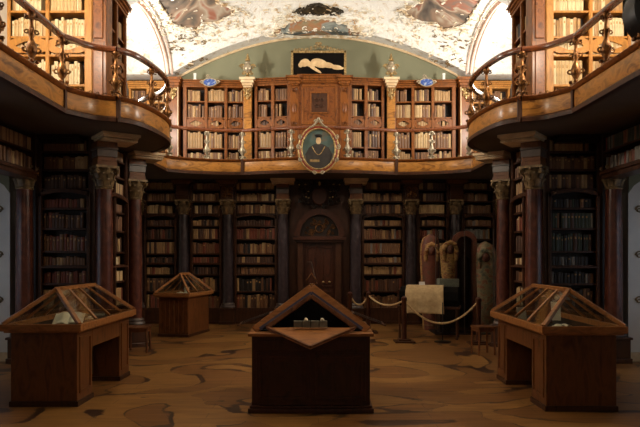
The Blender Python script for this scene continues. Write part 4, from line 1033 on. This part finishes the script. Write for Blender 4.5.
def book_mesh(m_, b, fine):
    w, h, d = b['w'], b['h'], b['d']; hw = w/2
    if fine:
        ns = 5; arc = [(-hw+w*i/ns, -.007*math.sin(PI*i/ns)) for i in range(ns+1)]
        pl = arc+[(hw,d),(-hw,d)]
        m_.mi = 0; m_.prism([(x,y,0) for x,y in pl], (0,0,h))
        for q in (.14,.34,.62,.86): 
            m_.prism([(x,y-.003 if y < .01 else y,h*q-.004) for x,y in arc]+[(hw,.004,h*q-.004),(-hw,.004,h*q-.004)], (0,0,.008))
        m_.mi = 1; m_.prism([(x*.8,y-.0015,h*.68) for x,y in arc[1:-1]]+[(hw*.4,.002,h*.68),(-hw*.4,.002,h*.68)], (0,0,h*.13)); m_.mi = 0
    else:
        m_.mi = b['m']; m_.prism([(-hw,0.002,0),(-hw*.4,-.005,0),(hw*.4,-.005,0),(hw,.002,0),(hw,d,0),(-hw,d,0)], (0,0,h))
stuff = MB()
for i, b in enumerate(BOOKS):
    M4 = b['T'] @ Matrix.Translation((b['x'],b['y'],b['z']+.0005))
    if i < 300 and b['vis']:
        m_ = MB(); book_mesh(m_, b, True); o = m_.build('book', [BM[b['m']], M['booklabel']])
        o.location = M4.to_translation(); o.rotation_euler = M4.to_euler()
        col = BOOKCOL[b['m']][0]
        tag(o, '%s book, %s from left, %s%s, %s' % (col, ordn(b['n']), b['row'], ', '+b['col'] if b['col'] else '', b['place']), 'book', 'books on the library shelves')
    else:
        stuff.T = M4; book_mesh(stuff, b, False)
stuff.T = None
o = stuff.build('shelved_books', BM); tag(o, 'the many smaller rows of old leather books filling the farther bookcases', 'books', None, 'stuff')

GR = {'column':'columns of the hall','bookcase':'lower bookcases','gallery_bookcase':'bookcases on the galleries','display_case':'glazed display cases','stanchion':'rope barrier posts',
 'barrier_rope':'barrier ropes','stool':'low wooden stools','upright_coffin':'painted upright coffins','pilaster':'pilasters on the far gallery','corner_pilaster':'corner pilasters of the gallery cases',
 'gilt_urn':'gilt urns on the far cornice','blue_cartouche':'blue shields on the far cornice','white_sensor_box':'small white boxes on the far cornice','open_book':'books in the display cases',
 'gallery_balcony':'gallery balconies','gallery_balustrade':'gallery balustrades','wall_shelf':'shelves over the window niches','propped_paper':'cards in the display cases'}
for o in C.objects:
    if o.parent is None and 'label' in o:
        n_ = o.name.split('.')[0]
        if n_ in GR and 'group' not in o: o['group'] = GR[n_]
        if len(o['label'].replace('-',' ').split()) > 16 or len(o['label'].split()) < 4: print('LONG', o.name, o['label'])
# ------------------------------------------------------------------ light
def area(name, loc, target, size, power, col):
    l = bpy.data.lights.new(name,'AREA'); l.energy = power; l.color = col; l.shape = 'DISK'; l.size = size
    o = bpy.data.objects.new(name, l); C.objects.link(o); o.location = loc
    o.rotation_euler = (Vector(target)-Vector(loc)).to_track_quat('-Z','Y').to_euler(); return o
def point(name, loc, power, col, r=.12):
    l = bpy.data.lights.new(name,'POINT'); l.energy = power; l.color = col; l.shadow_soft_size = r
    o = bpy.data.objects.new(name, l); C.objects.link(o); o.location = loc; return o
warm = (1,.85,.66); warm2 = (1,.92,.8)
area('hall_fill', (0,-2.2,3.3), (0,9,2.6), 3.2, 16, (1,.80,.58))  # added warm fill behind the camera, lifts the front-facing shelves
for s_ in (-1,1):
    point('gallery_lamp', (s_*4.35,13.2,5.3), 180, warm2, .12)
    area('vault_uplight', (s_*4.3,13.2,5.8), (-s_*.4,14.9,8.0), .3, 105, warm2)
    point('gallery_lamp_near', (s_*4.3,7.6,5.7), 300, warm, .12)
    area('window_daylight', (s_*5.9,8.6,1.9), (s_*4,9.4,1.2), 1.6, 3, (.82,.9,1))
w = bpy.data.worlds.new('world'); sc.world = w; w.use_nodes = True
w.node_tree.nodes['Background'].inputs[0].default_value = (1,.86,.72,1); w.node_tree.nodes['Background'].inputs[1].default_value = .02
sc.view_settings.view_transform = 'Standard'; sc.view_settings.look = 'None'; sc.view_settings.gamma = 1; sc.view_settings.exposure = 0
